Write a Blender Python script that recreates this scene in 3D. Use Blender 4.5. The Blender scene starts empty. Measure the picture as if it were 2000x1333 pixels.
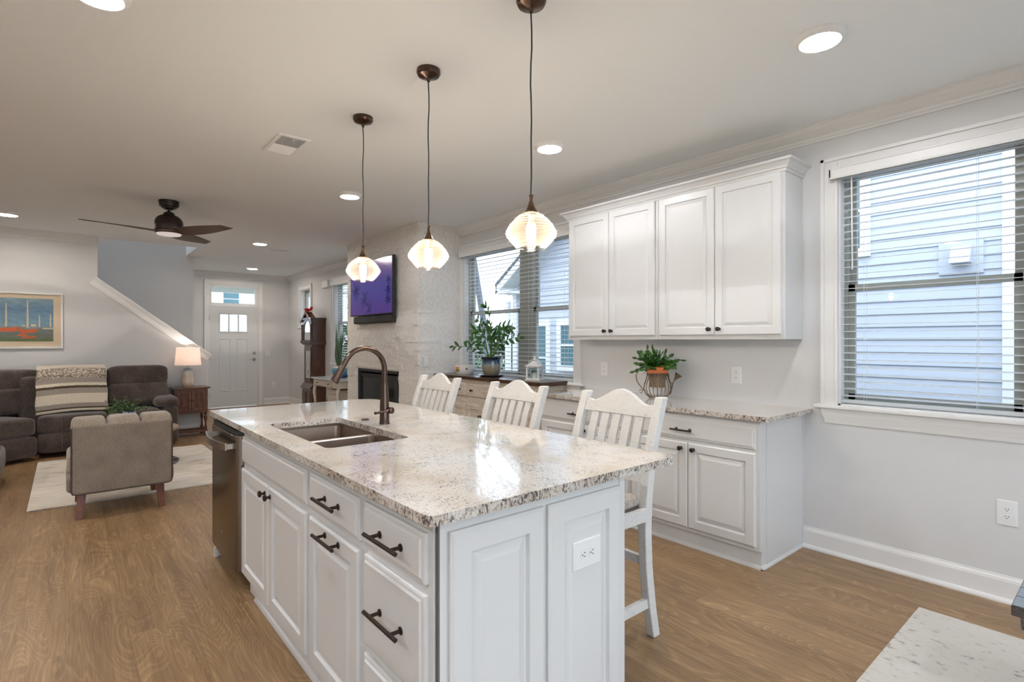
import bpy, bmesh, math, random
from mathutils import Vector, Matrix
random.seed(7)
C = bpy.context.scene.collection
S = bpy.context.scene
PI = math.pi
def R(d): return math.radians(d)

# ------------------------------------------------------------------ camera, sky, exposure
XW, CZ = 3.735, 2.743          # inner face of the window wall, ceiling height
cam = bpy.data.cameras.new('camera'); co = bpy.data.objects.new('camera', cam); C.objects.link(co)
cam.sensor_width = 36.0; cam.lens = 1036.0 / 2000 * 36; cam.clip_start = 0.05; cam.clip_end = 300
cam.shift_y = -0.5 / 2000
co.location = (0, 0, 1.357); co.rotation_euler = (R(90), 0, R(-40.1))
S.camera = co
S.view_settings.view_transform = 'Standard'; S.view_settings.look = 'None'
S.view_settings.exposure = 0.95; S.view_settings.gamma = 1.0; S.view_settings.use_curve_mapping = False
S.cycles.max_bounces = 12; S.cycles.diffuse_bounces = 6; S.cycles.glossy_bounces = 5
S.cycles.transmission_bounces = 8; S.cycles.transparent_max_bounces = 24
S.cycles.sample_clamp_indirect = 6.0; S.cycles.blur_glossy = 0.6
S.cycles.use_denoising = True
W = bpy.data.worlds.new('sky'); S.world = W; W.use_nodes = True
wn = W.node_tree; wn.nodes.clear()
wo = wn.nodes.new('ShaderNodeOutputWorld'); wb = wn.nodes.new('ShaderNodeBackground')
wt = wn.nodes.new('ShaderNodeTexCoord'); wsx = wn.nodes.new('ShaderNodeSeparateXYZ'); wr = wn.nodes.new('ShaderNodeValToRGB')
wr.color_ramp.elements[0].position = 0.45; wr.color_ramp.elements[0].color = (0.62, 0.70, 0.78, 1)
wr.color_ramp.elements[1].position = 0.62; wr.color_ramp.elements[1].color = (0.74, 0.86, 1.0, 1)
wm = wn.nodes.new('ShaderNodeMath'); wm.operation = 'MULTIPLY_ADD'; wm.inputs[1].default_value = 0.5; wm.inputs[2].default_value = 0.5
wn.links.new(wt.outputs['Generated'], wsx.inputs[0]); wn.links.new(wsx.outputs['Z'], wm.inputs[0]); wn.links.new(wm.outputs[0], wr.inputs[0])
wn.links.new(wr.outputs[0], wb.inputs['Color']); wn.links.new(wb.outputs[0], wo.inputs[0])
SKY = 2.35
wb.inputs['Strength'].default_value = SKY
def portal(name, loc, rot, sx, sy):     # tells the renderer where the sky comes in, gives no light itself
    l = bpy.data.lights.new(name, 'AREA'); l.shape = 'RECTANGLE'; l.size = sx; l.size_y = sy
    l.cycles.is_portal = True
    o = bpy.data.objects.new(name, l); o.location = loc; o.rotation_euler = rot; C.objects.link(o)
portal('sky_portal', (4.05, 0.36, 1.68), (0, R(90), 0), 1.6, 2.1)
portal('sky_portal', (4.05, 4.43, 1.68), (0, R(90), 0), 1.6, 2.0)
portal('sky_portal', (4.05, 8.6, 1.68), (0, R(90), 0), 1.6, 2.0)
portal('sky_portal', (0.6, -3.35, 1.25), (R(-90), 0, R(180)), 5.0, 2.4)
LAMP = 185.0      # recessed LED lens
BULB = 210.0      # pendant bulb

# ------------------------------------------------------------------ materials
MAT = {}
def lin(c):
    return tuple(((x / 255 / 12.92) if x / 255 <= 0.04045 else ((x / 255 + 0.055) / 1.055) ** 2.4) for x in c) + (1,)
def mat(name, col=(0.8, 0.8, 0.8, 1), rough=0.5, metal=0.0, spec=0.5, coat=0.0, sheen=0.0):
    m = bpy.data.materials.new(name); m.use_nodes = True
    b = m.node_tree.nodes['Principled BSDF']
    if len(col) == 3: col = tuple(col) + (1,)
    b.inputs['Base Color'].default_value = col; b.inputs['Roughness'].default_value = rough
    b.inputs['Metallic'].default_value = metal; b.inputs['Specular IOR Level'].default_value = spec
    b.inputs['Coat Weight'].default_value = coat; b.inputs['Coat Roughness'].default_value = 0.05
    b.inputs['Sheen Weight'].default_value = sheen
    MAT[name] = m
    return m, m.node_tree, b
def N(t, k, **kw):
    n = t.nodes.new(k)
    for a, v in kw.items(): setattr(n, a, v)
    return n
def coords(t, scale=(1, 1, 1), kind='Object', rot=(0, 0, 0)):
    c = N(t, 'ShaderNodeTexCoord'); m = N(t, 'ShaderNodeMapping')
    m.inputs['Scale'].default_value = scale; m.inputs['Rotation'].default_value = rot
    t.links.new(c.outputs[kind], m.inputs[0]); return m.outputs[0]
def noise(t, v, scale, detail=4, rough=0.55, dist=0.0):
    n = N(t, 'ShaderNodeTexNoise'); n.inputs['Scale'].default_value = scale; n.inputs['Detail'].default_value = detail
    n.inputs['Roughness'].default_value = rough; n.inputs['Distortion'].default_value = dist
    t.links.new(v, n.inputs['Vector']); return n.outputs['Fac']
def ramp(t, f, stops, interp='LINEAR'):
    r = N(t, 'ShaderNodeValToRGB'); r.color_ramp.interpolation = interp
    e = r.color_ramp.elements
    while len(e) < len(stops): e.new(0.5)
    for i, (p, c) in enumerate(stops):
        e[i].position = p; e[i].color = c if len(c) == 4 else tuple(c) + (1,)
    t.links.new(f, r.inputs[0]); return r.outputs[0]
def mixc(t, f, a, b, mode='MIX'):
    m = N(t, 'ShaderNodeMix'); m.data_type = 'RGBA'; m.blend_type = mode
    for s, v in ((0, f), (6, a), (7, b)):
        if hasattr(v, 'links'): t.links.new(v, m.inputs[s])
        else: m.inputs[s].default_value = v
    return m.outputs[2]
def bump(t, b, h, strength=0.3, dist=0.01):
    n = N(t, 'ShaderNodeBump'); n.inputs['Strength'].default_value = strength; n.inputs['Distance'].default_value = dist
    t.links.new(h, n.inputs['Height']); t.links.new(n.outputs[0], b.inputs['Normal'])
def math_(t, op, a, b=0.5):
    m = N(t, 'ShaderNodeMath'); m.operation = op
    for i, v in ((0, a), (1, b)):
        if hasattr(v, 'links'): t.links.new(v, m.inputs[i])
        else: m.inputs[i].default_value = v
    return m.outputs[0]

m, t, b = mat('wall_paint', (0.63, 0.63, 0.63), 0.75, spec=0.25); bump(t, b, noise(t, coords(t), 220, 3), 0.06, 0.002)
m, t, b = mat('ceiling_paint', (0.83, 0.85, 0.86), 0.85, spec=0.2); bump(t, b, noise(t, coords(t), 150, 3), 0.08, 0.002)
mat('trim_paint', (0.74, 0.735, 0.725), 0.4, spec=0.4)
mat('cabinet_paint', (0.64, 0.64, 0.635), 0.32, spec=0.45)
mat('seam_dark', (0.12, 0.11, 0.10), 0.8)
mat('outlet_plastic', (0.74, 0.74, 0.74), 0.35)
mat('slot_dark', (0.03, 0.03, 0.03), 0.6)
mat('door_paint', (0.66, 0.67, 0.67), 0.45)
mat('bronze', (0.045, 0.032, 0.027), 0.38, metal=0.75)
mat('bronze_pendant', (0.11, 0.068, 0.042), 0.35, metal=0.9)
mat('bronze_faucet', (0.105, 0.07, 0.055), 0.24, metal=1.0)
mat('nickel', (0.5, 0.47, 0.43), 0.3, metal=1.0)
m, t, b = mat('stainless', (0.21, 0.175, 0.145), 0.24, metal=1.0)
b.inputs['Anisotropic'].default_value = 0.5
bump(t, b, noise(t, coords(t, (1, 1, 260)), 3, 2), 0.05, 0.001)
mat('steel_bright', (0.55, 0.50, 0.45), 0.25, metal=1.0)
mat('sink_steel', (0.44, 0.36, 0.30), 0.3, metal=1.0)
mat('sink_rim', (0.75, 0.72, 0.7), 0.3, metal=0.6)
mat('black_gap', (0.015, 0.015, 0.015), 0.5)
mat('rubber_black', (0.02, 0.02, 0.02), 0.6)
mat('glass_dark', (0.012, 0.016, 0.016), 0.04, spec=0.6)
mat('mirror_glass', (0.55, 0.60, 0.58), 0.08, metal=0.6)
mat('white_plastic', (0.82, 0.82, 0.82), 0.35)
mat('vinyl_tan', (0.37, 0.38, 0.345), 0.5)
m, t, b = mat('blind_white', (0.84, 0.85, 0.86), 0.35)
tl = N(t, 'ShaderNodeBsdfTranslucent'); tl.inputs[0].default_value = (0.93, 0.95, 0.96, 1); mx = N(t, 'ShaderNodeMixShader'); mx.inputs[0].default_value = 0.65
t.links.new(b.outputs[0], mx.inputs[1]); t.links.new(tl.outputs[0], mx.inputs[2]); t.links.new(mx.outputs[0], t.nodes['Material Output'].inputs[0])
mat('glaze_white', (0.78, 0.76, 0.72), 0.15, coat=0.5)
mat('terracotta', (0.55, 0.15, 0.045), 0.7)
mat('soil', (0.03, 0.02, 0.012), 0.95)
mat('red_petal', (0.75, 0.01, 0.02), 0.5)
mat('cream_petal', (0.8, 0.65, 0.5), 0.5)
mat('stem_green', (0.07, 0.16, 0.03), 0.5)
mat('asphalt', (0.12, 0.12, 0.12), 0.9)
mat('roof_shingle', (0.10, 0.11, 0.115), 0.9)
mat('house_white', (0.85, 0.86, 0.87), 0.6)
mat('house_soffit', (0.62, 0.66, 0.64), 0.7)
mat('house_glass', (0.10, 0.20, 0.23), 0.1)
mat('candle_wax', (0.8, 0.78, 0.72), 0.5)
def emit(name, col, strength):
    m = bpy.data.materials.new(name); m.use_nodes = True; t = m.node_tree; t.nodes.clear()
    o = N(t, 'ShaderNodeOutputMaterial'); e = N(t, 'ShaderNodeEmission')
    e.inputs[0].default_value = col + (1,); e.inputs[1].default_value = strength; t.links.new(e.outputs[0], o.inputs[0])
    MAT[name] = m; return m, t, e
emit('led_lens', (0.945, 0.96, 1.0), LAMP)
emit('led_lens_warm', (1.0, 0.90, 0.80), LAMP * 1.15)
emit('filament', (1.0, 0.88, 0.74), BULB)
emit('fan_lens', (1.0, 0.85, 0.78), 0.33)
# thin clear glazing: mostly lets light straight through, mirrors by Fresnel
def glazing(name, tint, rough=0.0, extra=0.0, ior=1.45, glow=None):
    m = bpy.data.materials.new(name); m.use_nodes = True; t = m.node_tree; t.nodes.clear()
    o = N(t, 'ShaderNodeOutputMaterial'); tr = N(t, 'ShaderNodeBsdfTransparent'); g = N(t, 'ShaderNodeBsdfGlossy')
    tr.inputs[0].default_value = tint + (1,); g.inputs['Roughness'].default_value = rough
    lw0 = N(t, 'ShaderNodeLayerWeight'); lw0.inputs[0].default_value = 0.5; r0 = ((ior - 1) / (ior + 1)) ** 2
    fr = math_(t, 'MULTIPLY_ADD', math_(t, 'POWER', lw0.outputs['Facing'], 5.0), 0.8); fr.node.inputs[2].default_value = r0
    mx = N(t, 'ShaderNodeMixShader'); t.links.new(fr, mx.inputs[0]); t.links.new(tr.outputs[0], mx.inputs[1]); t.links.new(g.outputs[0], mx.inputs[2])
    out = mx.outputs[0]
    if extra:
        d = N(t, 'ShaderNodeBsdfTranslucent'); d.inputs[0].default_value = (glow or (1, 1, 1)) + (1,)
        m2 = N(t, 'ShaderNodeMixShader')
        if name == 'ribbed_glass':
            lw = N(t, 'ShaderNodeLayerWeight'); lw.inputs[0].default_value = 0.35
            f2 = math_(t, 'MULTIPLY', lw.outputs['Facing'], extra)
            f2 = math_(t, 'ADD', f2, 0.004); t.links.new(f2, m2.inputs[0])
        else: m2.inputs[0].default_value = extra
        t.links.new(out, m2.inputs[1]); t.links.new(d.outputs[0], m2.inputs[2]); out = m2.outputs[0]
    t.links.new(out, o.inputs[0]); MAT[name] = m; return m
glazing('window_glass', (0.972, 0.978, 0.985), ior=1.3)
glazing('lantern_glass', (0.9, 0.93, 0.93), ior=1.3)
glazing('ribbed_glass', (0.95, 0.905, 0.83), rough=0.07, extra=0.13, ior=1.6, glow=(1.0, 0.88, 0.68))
# lamp shade: translucent linen
m = bpy.data.materials.new('shade_linen'); m.use_nodes = True; t = m.node_tree; t.nodes.clear()
o = N(t, 'ShaderNodeOutputMaterial'); d = N(t, 'ShaderNodeBsdfDiffuse'); tl = N(t, 'ShaderNodeBsdfTranslucent'); mx = N(t, 'ShaderNodeMixShader')
d.inputs[0].default_value = (0.85, 0.80, 0.78, 1); tl.inputs[0].default_value = (0.95, 0.85, 0.78, 1); mx.inputs[0].default_value = 0.45
t.links.new(d.outputs[0], mx.inputs[1]); t.links.new(tl.outputs[0], mx.inputs[2]); t.links.new(mx.outputs[0], o.inputs[0]); MAT['shade_linen'] = m

# oak-look planks, long direction along Y
m, t, b = mat('floor_planks', rough=0.38, spec=0.45)
v = coords(t, (1, 1, 1), rot=(0, 0, R(90)))
br = N(t, 'ShaderNodeTexBrick'); br.inputs['Scale'].default_value = 1.0; br.offset = 0.37; br.squash = 1.0
br.inputs['Brick Width'].default_value = 1.5; br.inputs['Row Height'].default_value = 0.228; br.inputs['Mortar Size'].default_value = 0.0012
br.inputs['Mortar Smooth'].default_value = 0.2; br.inputs['Bias'].default_value = 0.0
br.inputs['Color1'].default_value = (0, 0, 0, 1); br.inputs['Color2'].default_value = (1, 1, 1, 1); br.inputs['Mortar'].default_value = (0.5, 0.5, 0.5, 1)
t.links.new(v, br.inputs['Vector'])
g = coords(t, (11.0, 0.55, 1)); gg = N(t, 'ShaderNodeVectorMath', operation='ADD')
sc = N(t, 'ShaderNodeVectorMath', operation='SCALE'); sc.inputs['Scale'].default_value = 17.0
t.links.new(br.outputs['Color'], sc.inputs[0]); t.links.new(g, gg.inputs[0]); t.links.new(sc.outputs[0], gg.inputs[1])
n1 = noise(t, gg.outputs[0], 0.7, 5, 0.6, 1.6)
fine = coords(t, (55, 2.2, 1)); n2 = noise(t, fine, 2.0, 4, 0.6, 0.3)
big = noise(t, coords(t), 0.9, 2)
g2 = N(t, 'ShaderNodeVectorMath', operation='ADD'); t.links.new(coords(t, (8.0, 1.9, 1)), g2.inputs[0]); t.links.new(sc.outputs[0], g2.inputs[1])
cn = noise(t, g2.outputs[0], 0.5, 1.6, 0.45, 0.8); fr_ = math_(t, 'FRACT', math_(t, 'MULTIPLY', cn, 30.0))
c1 = ramp(t, n1, [(0.25, (0.225, 0.136, 0.068)), (0.5, (0.315, 0.198, 0.100)), (0.78, (0.41, 0.268, 0.142))])
c2 = ramp(t, n2, [(0.3, (0.76, 0.75, 0.74)), (0.7, (1.14, 1.14, 1.14))])
c3 = ramp(t, fr_, [(0.0, (1.26, 1.26, 1.25)), (0.12, (1.06, 1.06, 1.06)), (0.35, (0.95, 0.945, 0.94)), (0.82, (0.90, 0.895, 0.89)), (1.0, (1.2, 1.2, 1.19))])
c4 = ramp(t, br.outputs['Color'], [(0, (0.93, 0.925, 0.92)), (1, (1.05, 1.05, 1.05))])
x = mixc(t, 1.0, c1, c2, 'MULTIPLY'); x = mixc(t, 1.0, x, c3, 'MULTIPLY'); x = mixc(t, 1.0, x, c4, 'MULTIPLY')
x = mixc(t, br.outputs['Fac'], x, (0.21, 0.135, 0.08, 1))
t.links.new(x, b.inputs['Base Color'])
bump(t, b, n2, 0.08, 0.002)

# speckled granite
m, t, b = mat('granite', rough=0.10, spec=0.6, coat=0.6)
b.inputs['Coat Roughness'].default_value = 0.03
v = coords(t, (1.0, 1.9, 1.0), rot=(0, 0, R(25)))
w1 = noise(t, v, 80, 4, 0.65, 1.4); w2 = noise(t, v, 230, 3, 0.6, 0.5); big = noise(t, coords(t), 3.2, 3, 0.5); med = noise(t, coords(t), 9.0, 3, 0.6)
vs = coords(t, (1, 1.2, 1)); n4 = noise(t, vs, 38, 4, 0.65, 2.0)
base = ramp(t, big, [(0.35, (0.57, 0.50, 0.41)), (0.50, (0.65, 0.61, 0.555)), (0.64, (0.67, 0.665, 0.65))])
base = mixc(t, ramp(t, w2, [(0.42, (0, 0, 0)), (0.62, (1, 1, 1))]), mixc(t, 0.35, base, (0.36, 0.31, 0.26, 1)), base)
thr = math_(t, 'ADD', w1, math_(t, 'MULTIPLY', math_(t, 'SUBTRACT', med, 0.5), 0.32))
dark = ramp(t, thr, [(0.385, (1, 1, 1)), (0.425, (0, 0, 0))])
base = mixc(t, dark, base, (0.15, 0.14, 0.15, 1))
br2 = ramp(t, math_(t, 'ADD', n4, math_(t, 'MULTIPLY', math_(t, 'SUBTRACT', big, 0.5), 0.25)), [(0.27, (1, 1, 1)), (0.32, (0, 0, 0))])
base = mixc(t, br2, base, (0.10, 0.055, 0.05, 1))
t.links.new(base, b.inputs['Base Color'])
# the sawn edge shows bigger vertical crystals
m, t, b = mat('granite_edge', rough=0.25, spec=0.5, coat=0.3)
v = coords(t, (1, 1, 0.55)); a = noise(t, v, 75, 4, 0.65, 1.5); c = noise(t, coords(t), 5, 3); a2 = noise(t, v, 160, 3)
base = ramp(t, c, [(0.35, (0.50, 0.42, 0.33)), (0.6, (0.66, 0.63, 0.58))])
base = mixc(t, ramp(t, a2, [(0.4, (1, 1, 1)), (0.5, (0, 0, 0))]), base, (0.33, 0.28, 0.25, 1))
base = mixc(t, ramp(t, math_(t, 'ADD', a, math_(t, 'MULTIPLY', math_(t, 'SUBTRACT', c, 0.5), 0.4)), [(0.40, (1, 1, 1)), (0.45, (0, 0, 0))]), base, (0.09, 0.075, 0.08, 1))
t.links.new(base, b.inputs['Base Color']); bump(t, b, a, 0.35, 0.006)

# ledger stone
m, t, b = mat('ledger_stone', rough=0.85, spec=0.2)
n1 = noise(t, coords(t), 28, 5, 0.65, 0.5); n2 = noise(t, coords(t), 2.5, 2)
x = ramp(t, n1, [(0.25, (0.68, 0.645, 0.60)), (0.55, (0.80, 0.775, 0.74)), (0.8, (0.84, 0.825, 0.80))])
x = mixc(t, 0.12, x, ramp(t, n2, [(0.3, (0.55, 0.50, 0.44)), (0.7, (0.75, 0.74, 0.72))]), 'MULTIPLY')
x = mixc(t, 0.0, x, x); t.links.new(x, b.inputs['Base Color']); bump(t, b, n1, 0.7, 0.012)
def woodmat(name, c0, c1, c2, scale=(1, 1, 1), rough=0.4, coat=0.0, ns=6.0):
    m, t, b = mat(name, rough=rough, coat=coat)
    v = coords(t, scale); n = noise(t, v, ns, 5, 0.6, 1.2); n2 = noise(t, v, ns * 6, 3, 0.6)
    x = ramp(t, n, [(0.3, c0), (0.52, c1), (0.75, c2)])
    x = mixc(t, 0.5, x, ramp(t, n2, [(0.3, (0.7, 0.7, 0.7)), (0.7, (1.15, 1.15, 1.15))]), 'MULTIPLY')
    t.links.new(x, b.inputs['Base Color']); bump(t, b, n2, 0.1, 0.002); return m
woodmat('walnut_dark', (0.045, 0.018, 0.009), (0.085, 0.034, 0.016), (0.14, 0.06, 0.028), (3, 3, 0.5), 0.3, 0.3)
woodmat('oak_brown', (0.05, 0.014, 0.005), (0.12, 0.035, 0.012), (0.2, 0.065, 0.022), (4, 4, 1), 0.35, 0.3)
woodmat('sideboard_top', (0.025, 0.011, 0.005), (0.06, 0.027, 0.012), (0.12, 0.058, 0.028), (6, 1, 6), 0.33, 0.4)
woodmat('leg_cherry', (0.10, 0.028, 0.014), (0.17, 0.055, 0.028), (0.22, 0.08, 0.045), (4, 4, 1), 0.35, 0.3)
woodmat('bench_dark', (0.018, 0.013, 0.011), (0.045, 0.032, 0.026), (0.10, 0.072, 0.055), (1.5, 7, 7), 0.22, 0.6)
woodmat('fan_blade', (0.055, 0.028, 0.017), (0.085, 0.045, 0.027), (0.12, 0.065, 0.038), (3, 3, 3), 0.42)
woodmat('table_tan', (0.22, 0.15, 0.10), (0.32, 0.23, 0.16), (0.40, 0.31, 0.22), (3, 3, 3), 0.5)
woodmat('whitewash_cream', (0.46, 0.39, 0.31), (0.62, 0.555, 0.465), (0.70, 0.645, 0.56), (5, 0.8, 5), 0.55)
woodmat('desk_paint', (0.50, 0.45, 0.38), (0.58, 0.53, 0.46), (0.62, 0.58, 0.52), (3, 3, 3), 0.45)
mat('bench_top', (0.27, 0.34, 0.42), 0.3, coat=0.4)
mat('desk_top', (0.55, 0.58, 0.60), 0.2)
# worn white paint on the stools: thin cross-grain cracks
m, t, b = mat('worn_white', rough=0.6)
v = coords(t, (45, 45, 260)); n = noise(t, v, 1.0, 4, 0.7, 1.0); n3 = noise(t, coords(t), 14, 3)
f = math_(t, 'ADD', n, math_(t, 'MULTIPLY', math_(t, 'SUBTRACT', n3, 0.5), 0.35))
x = ramp(t, f, [(0.30, (0.36, 0.33, 0.30)), (0.36, (0.60, 0.59, 0.57)), (0.6, (0.68, 0.675, 0.66))])
t.links.new(x, b.inputs['Base Color']); bump(t, b, n, 0.15, 0.002)
def fabric(name, c0, c1, scale=400, rough=0.9, big=6, bw=0.3, sc=(1, 1, 1)):
    m, t, b = mat(name, rough=rough, spec=0.15, sheen=0.3)
    n = noise(t, coords(t, sc), scale, 3, 0.7); n2 = noise(t, coords(t), big, 3)
    f = math_(t, 'ADD', n, math_(t, 'MULTIPLY', math_(t, 'SUBTRACT', n2, 0.5), bw))
    t.links.new(ramp(t, f, [(0.35, c0), (0.65, c1)]), b.inputs['Base Color']); bump(t, b, n, 0.3, 0.003); return m
fabric('sofa_suede', (0.055, 0.041, 0.035), (0.115, 0.088, 0.075), 90, big=5, bw=0.8)
fabric('sofa_suede_light', (0.085, 0.070, 0.062), (0.14, 0.115, 0.10), 90, big=5, bw=0.7)
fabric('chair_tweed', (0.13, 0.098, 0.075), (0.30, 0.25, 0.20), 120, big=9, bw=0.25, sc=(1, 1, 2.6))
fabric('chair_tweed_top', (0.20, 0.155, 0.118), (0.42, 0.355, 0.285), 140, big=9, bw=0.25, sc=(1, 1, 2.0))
fabric('stool_linen', (0.20, 0.165, 0.13), (0.58, 0.53, 0.46), 210, big=50)
mat('chair_piping', (0.06, 0.04, 0.03), 0.8)
# rugs
def rugmat(name, stops, sc, scale=(1, 1, 1)):
    m, t, b = mat(name, rough=0.95, spec=0.1)
    n = noise(t, coords(t, scale), sc, 5, 0.65, 0.4); n2 = noise(t, coords(t), 260, 2); n3 = noise(t, coords(t), 1.6, 2)
    f = math_(t, 'ADD', n, math_(t, 'MULTIPLY', math_(t, 'SUBTRACT', n3, 0.5), 0.25))
    x = ramp(t, f, stops); x = mixc(t, 0.12, x, ramp(t, n2, [(0.3, (0.6, 0.6, 0.6)), (0.7, (1.2, 1.2, 1.2))]), 'MULTIPLY')
    t.links.new(x, b.inputs['Base Color']); bump(t, b, n2, 0.3, 0.004)
rugmat('rug_striped', [(0.30, (0.16, 0.15, 0.16)), (0.40, (0.43, 0.36, 0.28)), (0.5, (0.60, 0.54, 0.46)), (0.62, (0.50, 0.50, 0.50)), (0.75, (0.62, 0.58, 0.50))], 3.2, (1.2, 14, 1))
rugmat('rug_cream', [(0.30, (0.30, 0.29, 0.27)), (0.36, (0.52, 0.50, 0.46)), (0.42, (0.665, 0.64, 0.59)), (0.8, (0.70, 0.675, 0.63))], 20, (2.0, 1.0, 1))
# leaves
def leafmat(name, c0, c1, rough=0.3):
    m, t, b = mat(name, rough=rough, coat=0.2)
    n = noise(t, coords(t), 25, 3); t.links.new(ramp(t, n, [(0.35, c0), (0.7, c1)]), b.inputs['Base Color'])
leafmat('leaf_zz', (0.010, 0.050, 0.010), (0.045, 0.17, 0.02))
leafmat('leaf_cactus', (0.008, 0.036, 0.006), (0.05, 0.17, 0.018))
leafmat('leaf_snake', (0.006, 0.045, 0.010), (0.03, 0.15, 0.025))
leafmat('leaf_small', (0.035, 0.09, 0.025), (0.13, 0.23, 0.07), 0.5)
leafmat('shrub_green', (0.03, 0.07, 0.03), (0.12, 0.2, 0.09), 0.7)
m, t, b = mat('bark', rough=0.9); t.links.new(ramp(t, noise(t, coords(t, (1, 1, 0.3)), 6, 4), [(0.3, (0.085, 0.10, 0.12)), (0.7, (0.17, 0.19, 0.225))]), b.inputs['Base Color'])
m, t, b = mat('lawn', rough=0.95); t.links.new(ramp(t, noise(t, coords(t), 3, 4), [(0.3, (0.19, 0.185, 0.15)), (0.7, (0.30, 0.29, 0.24))]), b.inputs['Base Color'])
# vinyl siding
m, t, b = mat('siding', rough=0.55, spec=0.3); v = coords(t, (1, 0.12, 30)); n = noise(t, v, 2.2, 3, 0.6)
t.links.new(ramp(t, n, [(0.3, (0.505, 0.54, 0.60)), (0.7, (0.58, 0.615, 0.685))]), b.inputs['Base Color'])
# blue and white china
m, t, b = mat('china_blue', rough=0.15, coat=0.6); n = noise(t, coords(t), 28, 3, 0.6, 1.5)
t.links.new(ramp(t, n, [(0.44, (0.02, 0.05, 0.30)), (0.50, (0.55, 0.60, 0.72))]), b.inputs['Base Color'])
# two-tone glazed pot (dark blue over sand), height in object z
m, t, b = mat('pot_glaze', rough=0.15, coat=0.7)
tc = N(t, 'ShaderNodeTexCoord'); sx = N(t, 'ShaderNodeSeparateXYZ'); t.links.new(tc.outputs['Generated'], sx.inputs[0])
z = math_(t, 'ADD', sx.outputs['Z'], math_(t, 'MULTIPLY', math_(t, 'SUBTRACT', noise(t, coords(t, (14, 14, 1)), 6, 3), 0.5), 0.16))
t.links.new(ramp(t, z, [(0.0, (0.20, 0.17, 0.12)), (0.35, (0.26, 0.22, 0.15)), (0.60, (0.20, 0.22, 0.20)), (0.68, (0.03, 0.075, 0.14)), (0.88, (0.012, 0.022, 0.05)), (1.0, (0.01, 0.015, 0.03))]), b.inputs['Base Color'])
m, t, b = mat('pot_blue', rough=0.15, coat=0.6)
tc = N(t, 'ShaderNodeTexCoord'); sx = N(t, 'ShaderNodeSeparateXYZ'); t.links.new(tc.outputs['Generated'], sx.inputs[0])
t.links.new(ramp(t, sx.outputs['Z'], [(0, (0.02, 0.06, 0.16)), (0.6, (0.05, 0.25, 0.38)), (0.80, (0.12, 0.38, 0.48)), (0.84, (0.62, 0.60, 0.52)), (1, (0.62, 0.60, 0.52))]), b.inputs['Base Color'])
mat('saucer_blue', (0.015, 0.022, 0.04), 0.15, coat=0.6)
m, t, b = mat('lamp_ceramic', rough=0.3, coat=0.3)
tc = N(t, 'ShaderNodeTexCoord'); sx = N(t, 'ShaderNodeSeparateXYZ'); t.links.new(tc.outputs['Generated'], sx.inputs[0])
z = math_(t, 'ADD', sx.outputs['Z'], math_(t, 'MULTIPLY', math_(t, 'SUBTRACT', noise(t, coords(t, (2, 2, 40)), 2, 3), 0.5), 0.25))
t.links.new(ramp(t, z, [(0, (0.50, 0.38, 0.25)), (0.3, (0.62, 0.54, 0.44)), (0.6, (0.60, 0.48, 0.34)), (0.85, (0.66, 0.62, 0.56)), (0.94, (0.36, 0.42, 0.45))]), b.inputs['Base Color'])
mat('wire_brown', (0.16, 0.105, 0.065), 0.5, metal=0.4)
woodmat('bark_pot', (0.10, 0.07, 0.04), (0.20, 0.145, 0.09), (0.33, 0.26, 0.17), (9, 9, 1), 0.8)
# UV-painted flats: throw, screen, print
def uvy(t):
    u = N(t, 'ShaderNodeUVMap'); s = N(t, 'ShaderNodeSeparateXYZ'); t.links.new(u.outputs[0], s.inputs[0]); return u.outputs[0], s.outputs['X'], s.outputs['Y']
m, t, b = mat('throw_knit', rough=0.95, spec=0.1, sheen=0.3)
uv, u, v = uvy(t); mp = N(t, 'ShaderNodeMapping'); mp.inputs['Scale'].default_value = (60, 3, 1); t.links.new(uv, mp.inputs[0])
vv = math_(t, 'ADD', v, math_(t, 'MULTIPLY', math_(t, 'SUBTRACT', noise(t, mp.outputs[0], 1, 2), 0.5), 0.02))
cr, gy, dk, tn = (0.74, 0.66, 0.53), (0.38, 0.33, 0.28), (0.10, 0.07, 0.05), (0.55, 0.48, 0.39)
x = ramp(t, vv, [(0, tn), (0.06, cr), (0.10, dk), (0.135, gy), (0.21, cr), (0.34, gy), (0.43, dk), (0.475, cr), (0.53, gy), (0.61, (0.19, 0.15, 0.12)), (0.76, tn), (0.88, cr), (0.93, dk), (0.95, tn)], 'CONSTANT')
sp_k = ramp(t, noise(t, coords(t), 75, 2), [(0.46, (0, 0, 0)), (0.54, (1, 1, 1))]); bd = ramp(t, vv, [(0, (0, 0, 0)), (0.61, (0.75, 0.75, 0.75)), (0.76, (0, 0, 0))], 'CONSTANT')
x = mixc(t, math_(t, 'MULTIPLY', sp_k, bd), x, cr + (1,)); nn = noise(t, coords(t), 260, 2); x = mixc(t, 0.5, x, ramp(t, nn, [(0.35, (0.5, 0.5, 0.5)), (0.65, (1.2, 1.2, 1.2))]), 'MULTIPLY')
t.links.new(x, b.inputs['Base Color']); bump(t, b, nn, 0.5, 0.006)
m, t, b = mat('tv_picture', (0.01, 0.01, 0.02), 0.15)
uv, u, v = uvy(t); n = noise(t, uv, 1.6, 3)
f = math_(t, 'ADD', v, math_(t, 'MULTIPLY', math_(t, 'SUBTRACT', n, 0.5), 0.35))
x = ramp(t, f, [(0.0, (0.055, 0.018, 0.16)), (0.25, (0.05, 0.025, 0.20)), (0.5, (0.045, 0.04, 0.22)), (0.8, (0.10, 0.05, 0.19)), (1.0, (0.10, 0.065, 0.15))])
t.links.new(x, b.inputs['Emission Color']); b.inputs['Emission Strength'].default_value = 0.5
m, t, b = mat('tv_palm', (0.006, 0.006, 0.03), 0.3); b.inputs['Emission Color'].default_value = (0.018, 0.014, 0.085, 1); b.inputs['Emission Strength'].default_value = 0.5
m, t, b = mat('print_art', rough=0.6)
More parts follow.
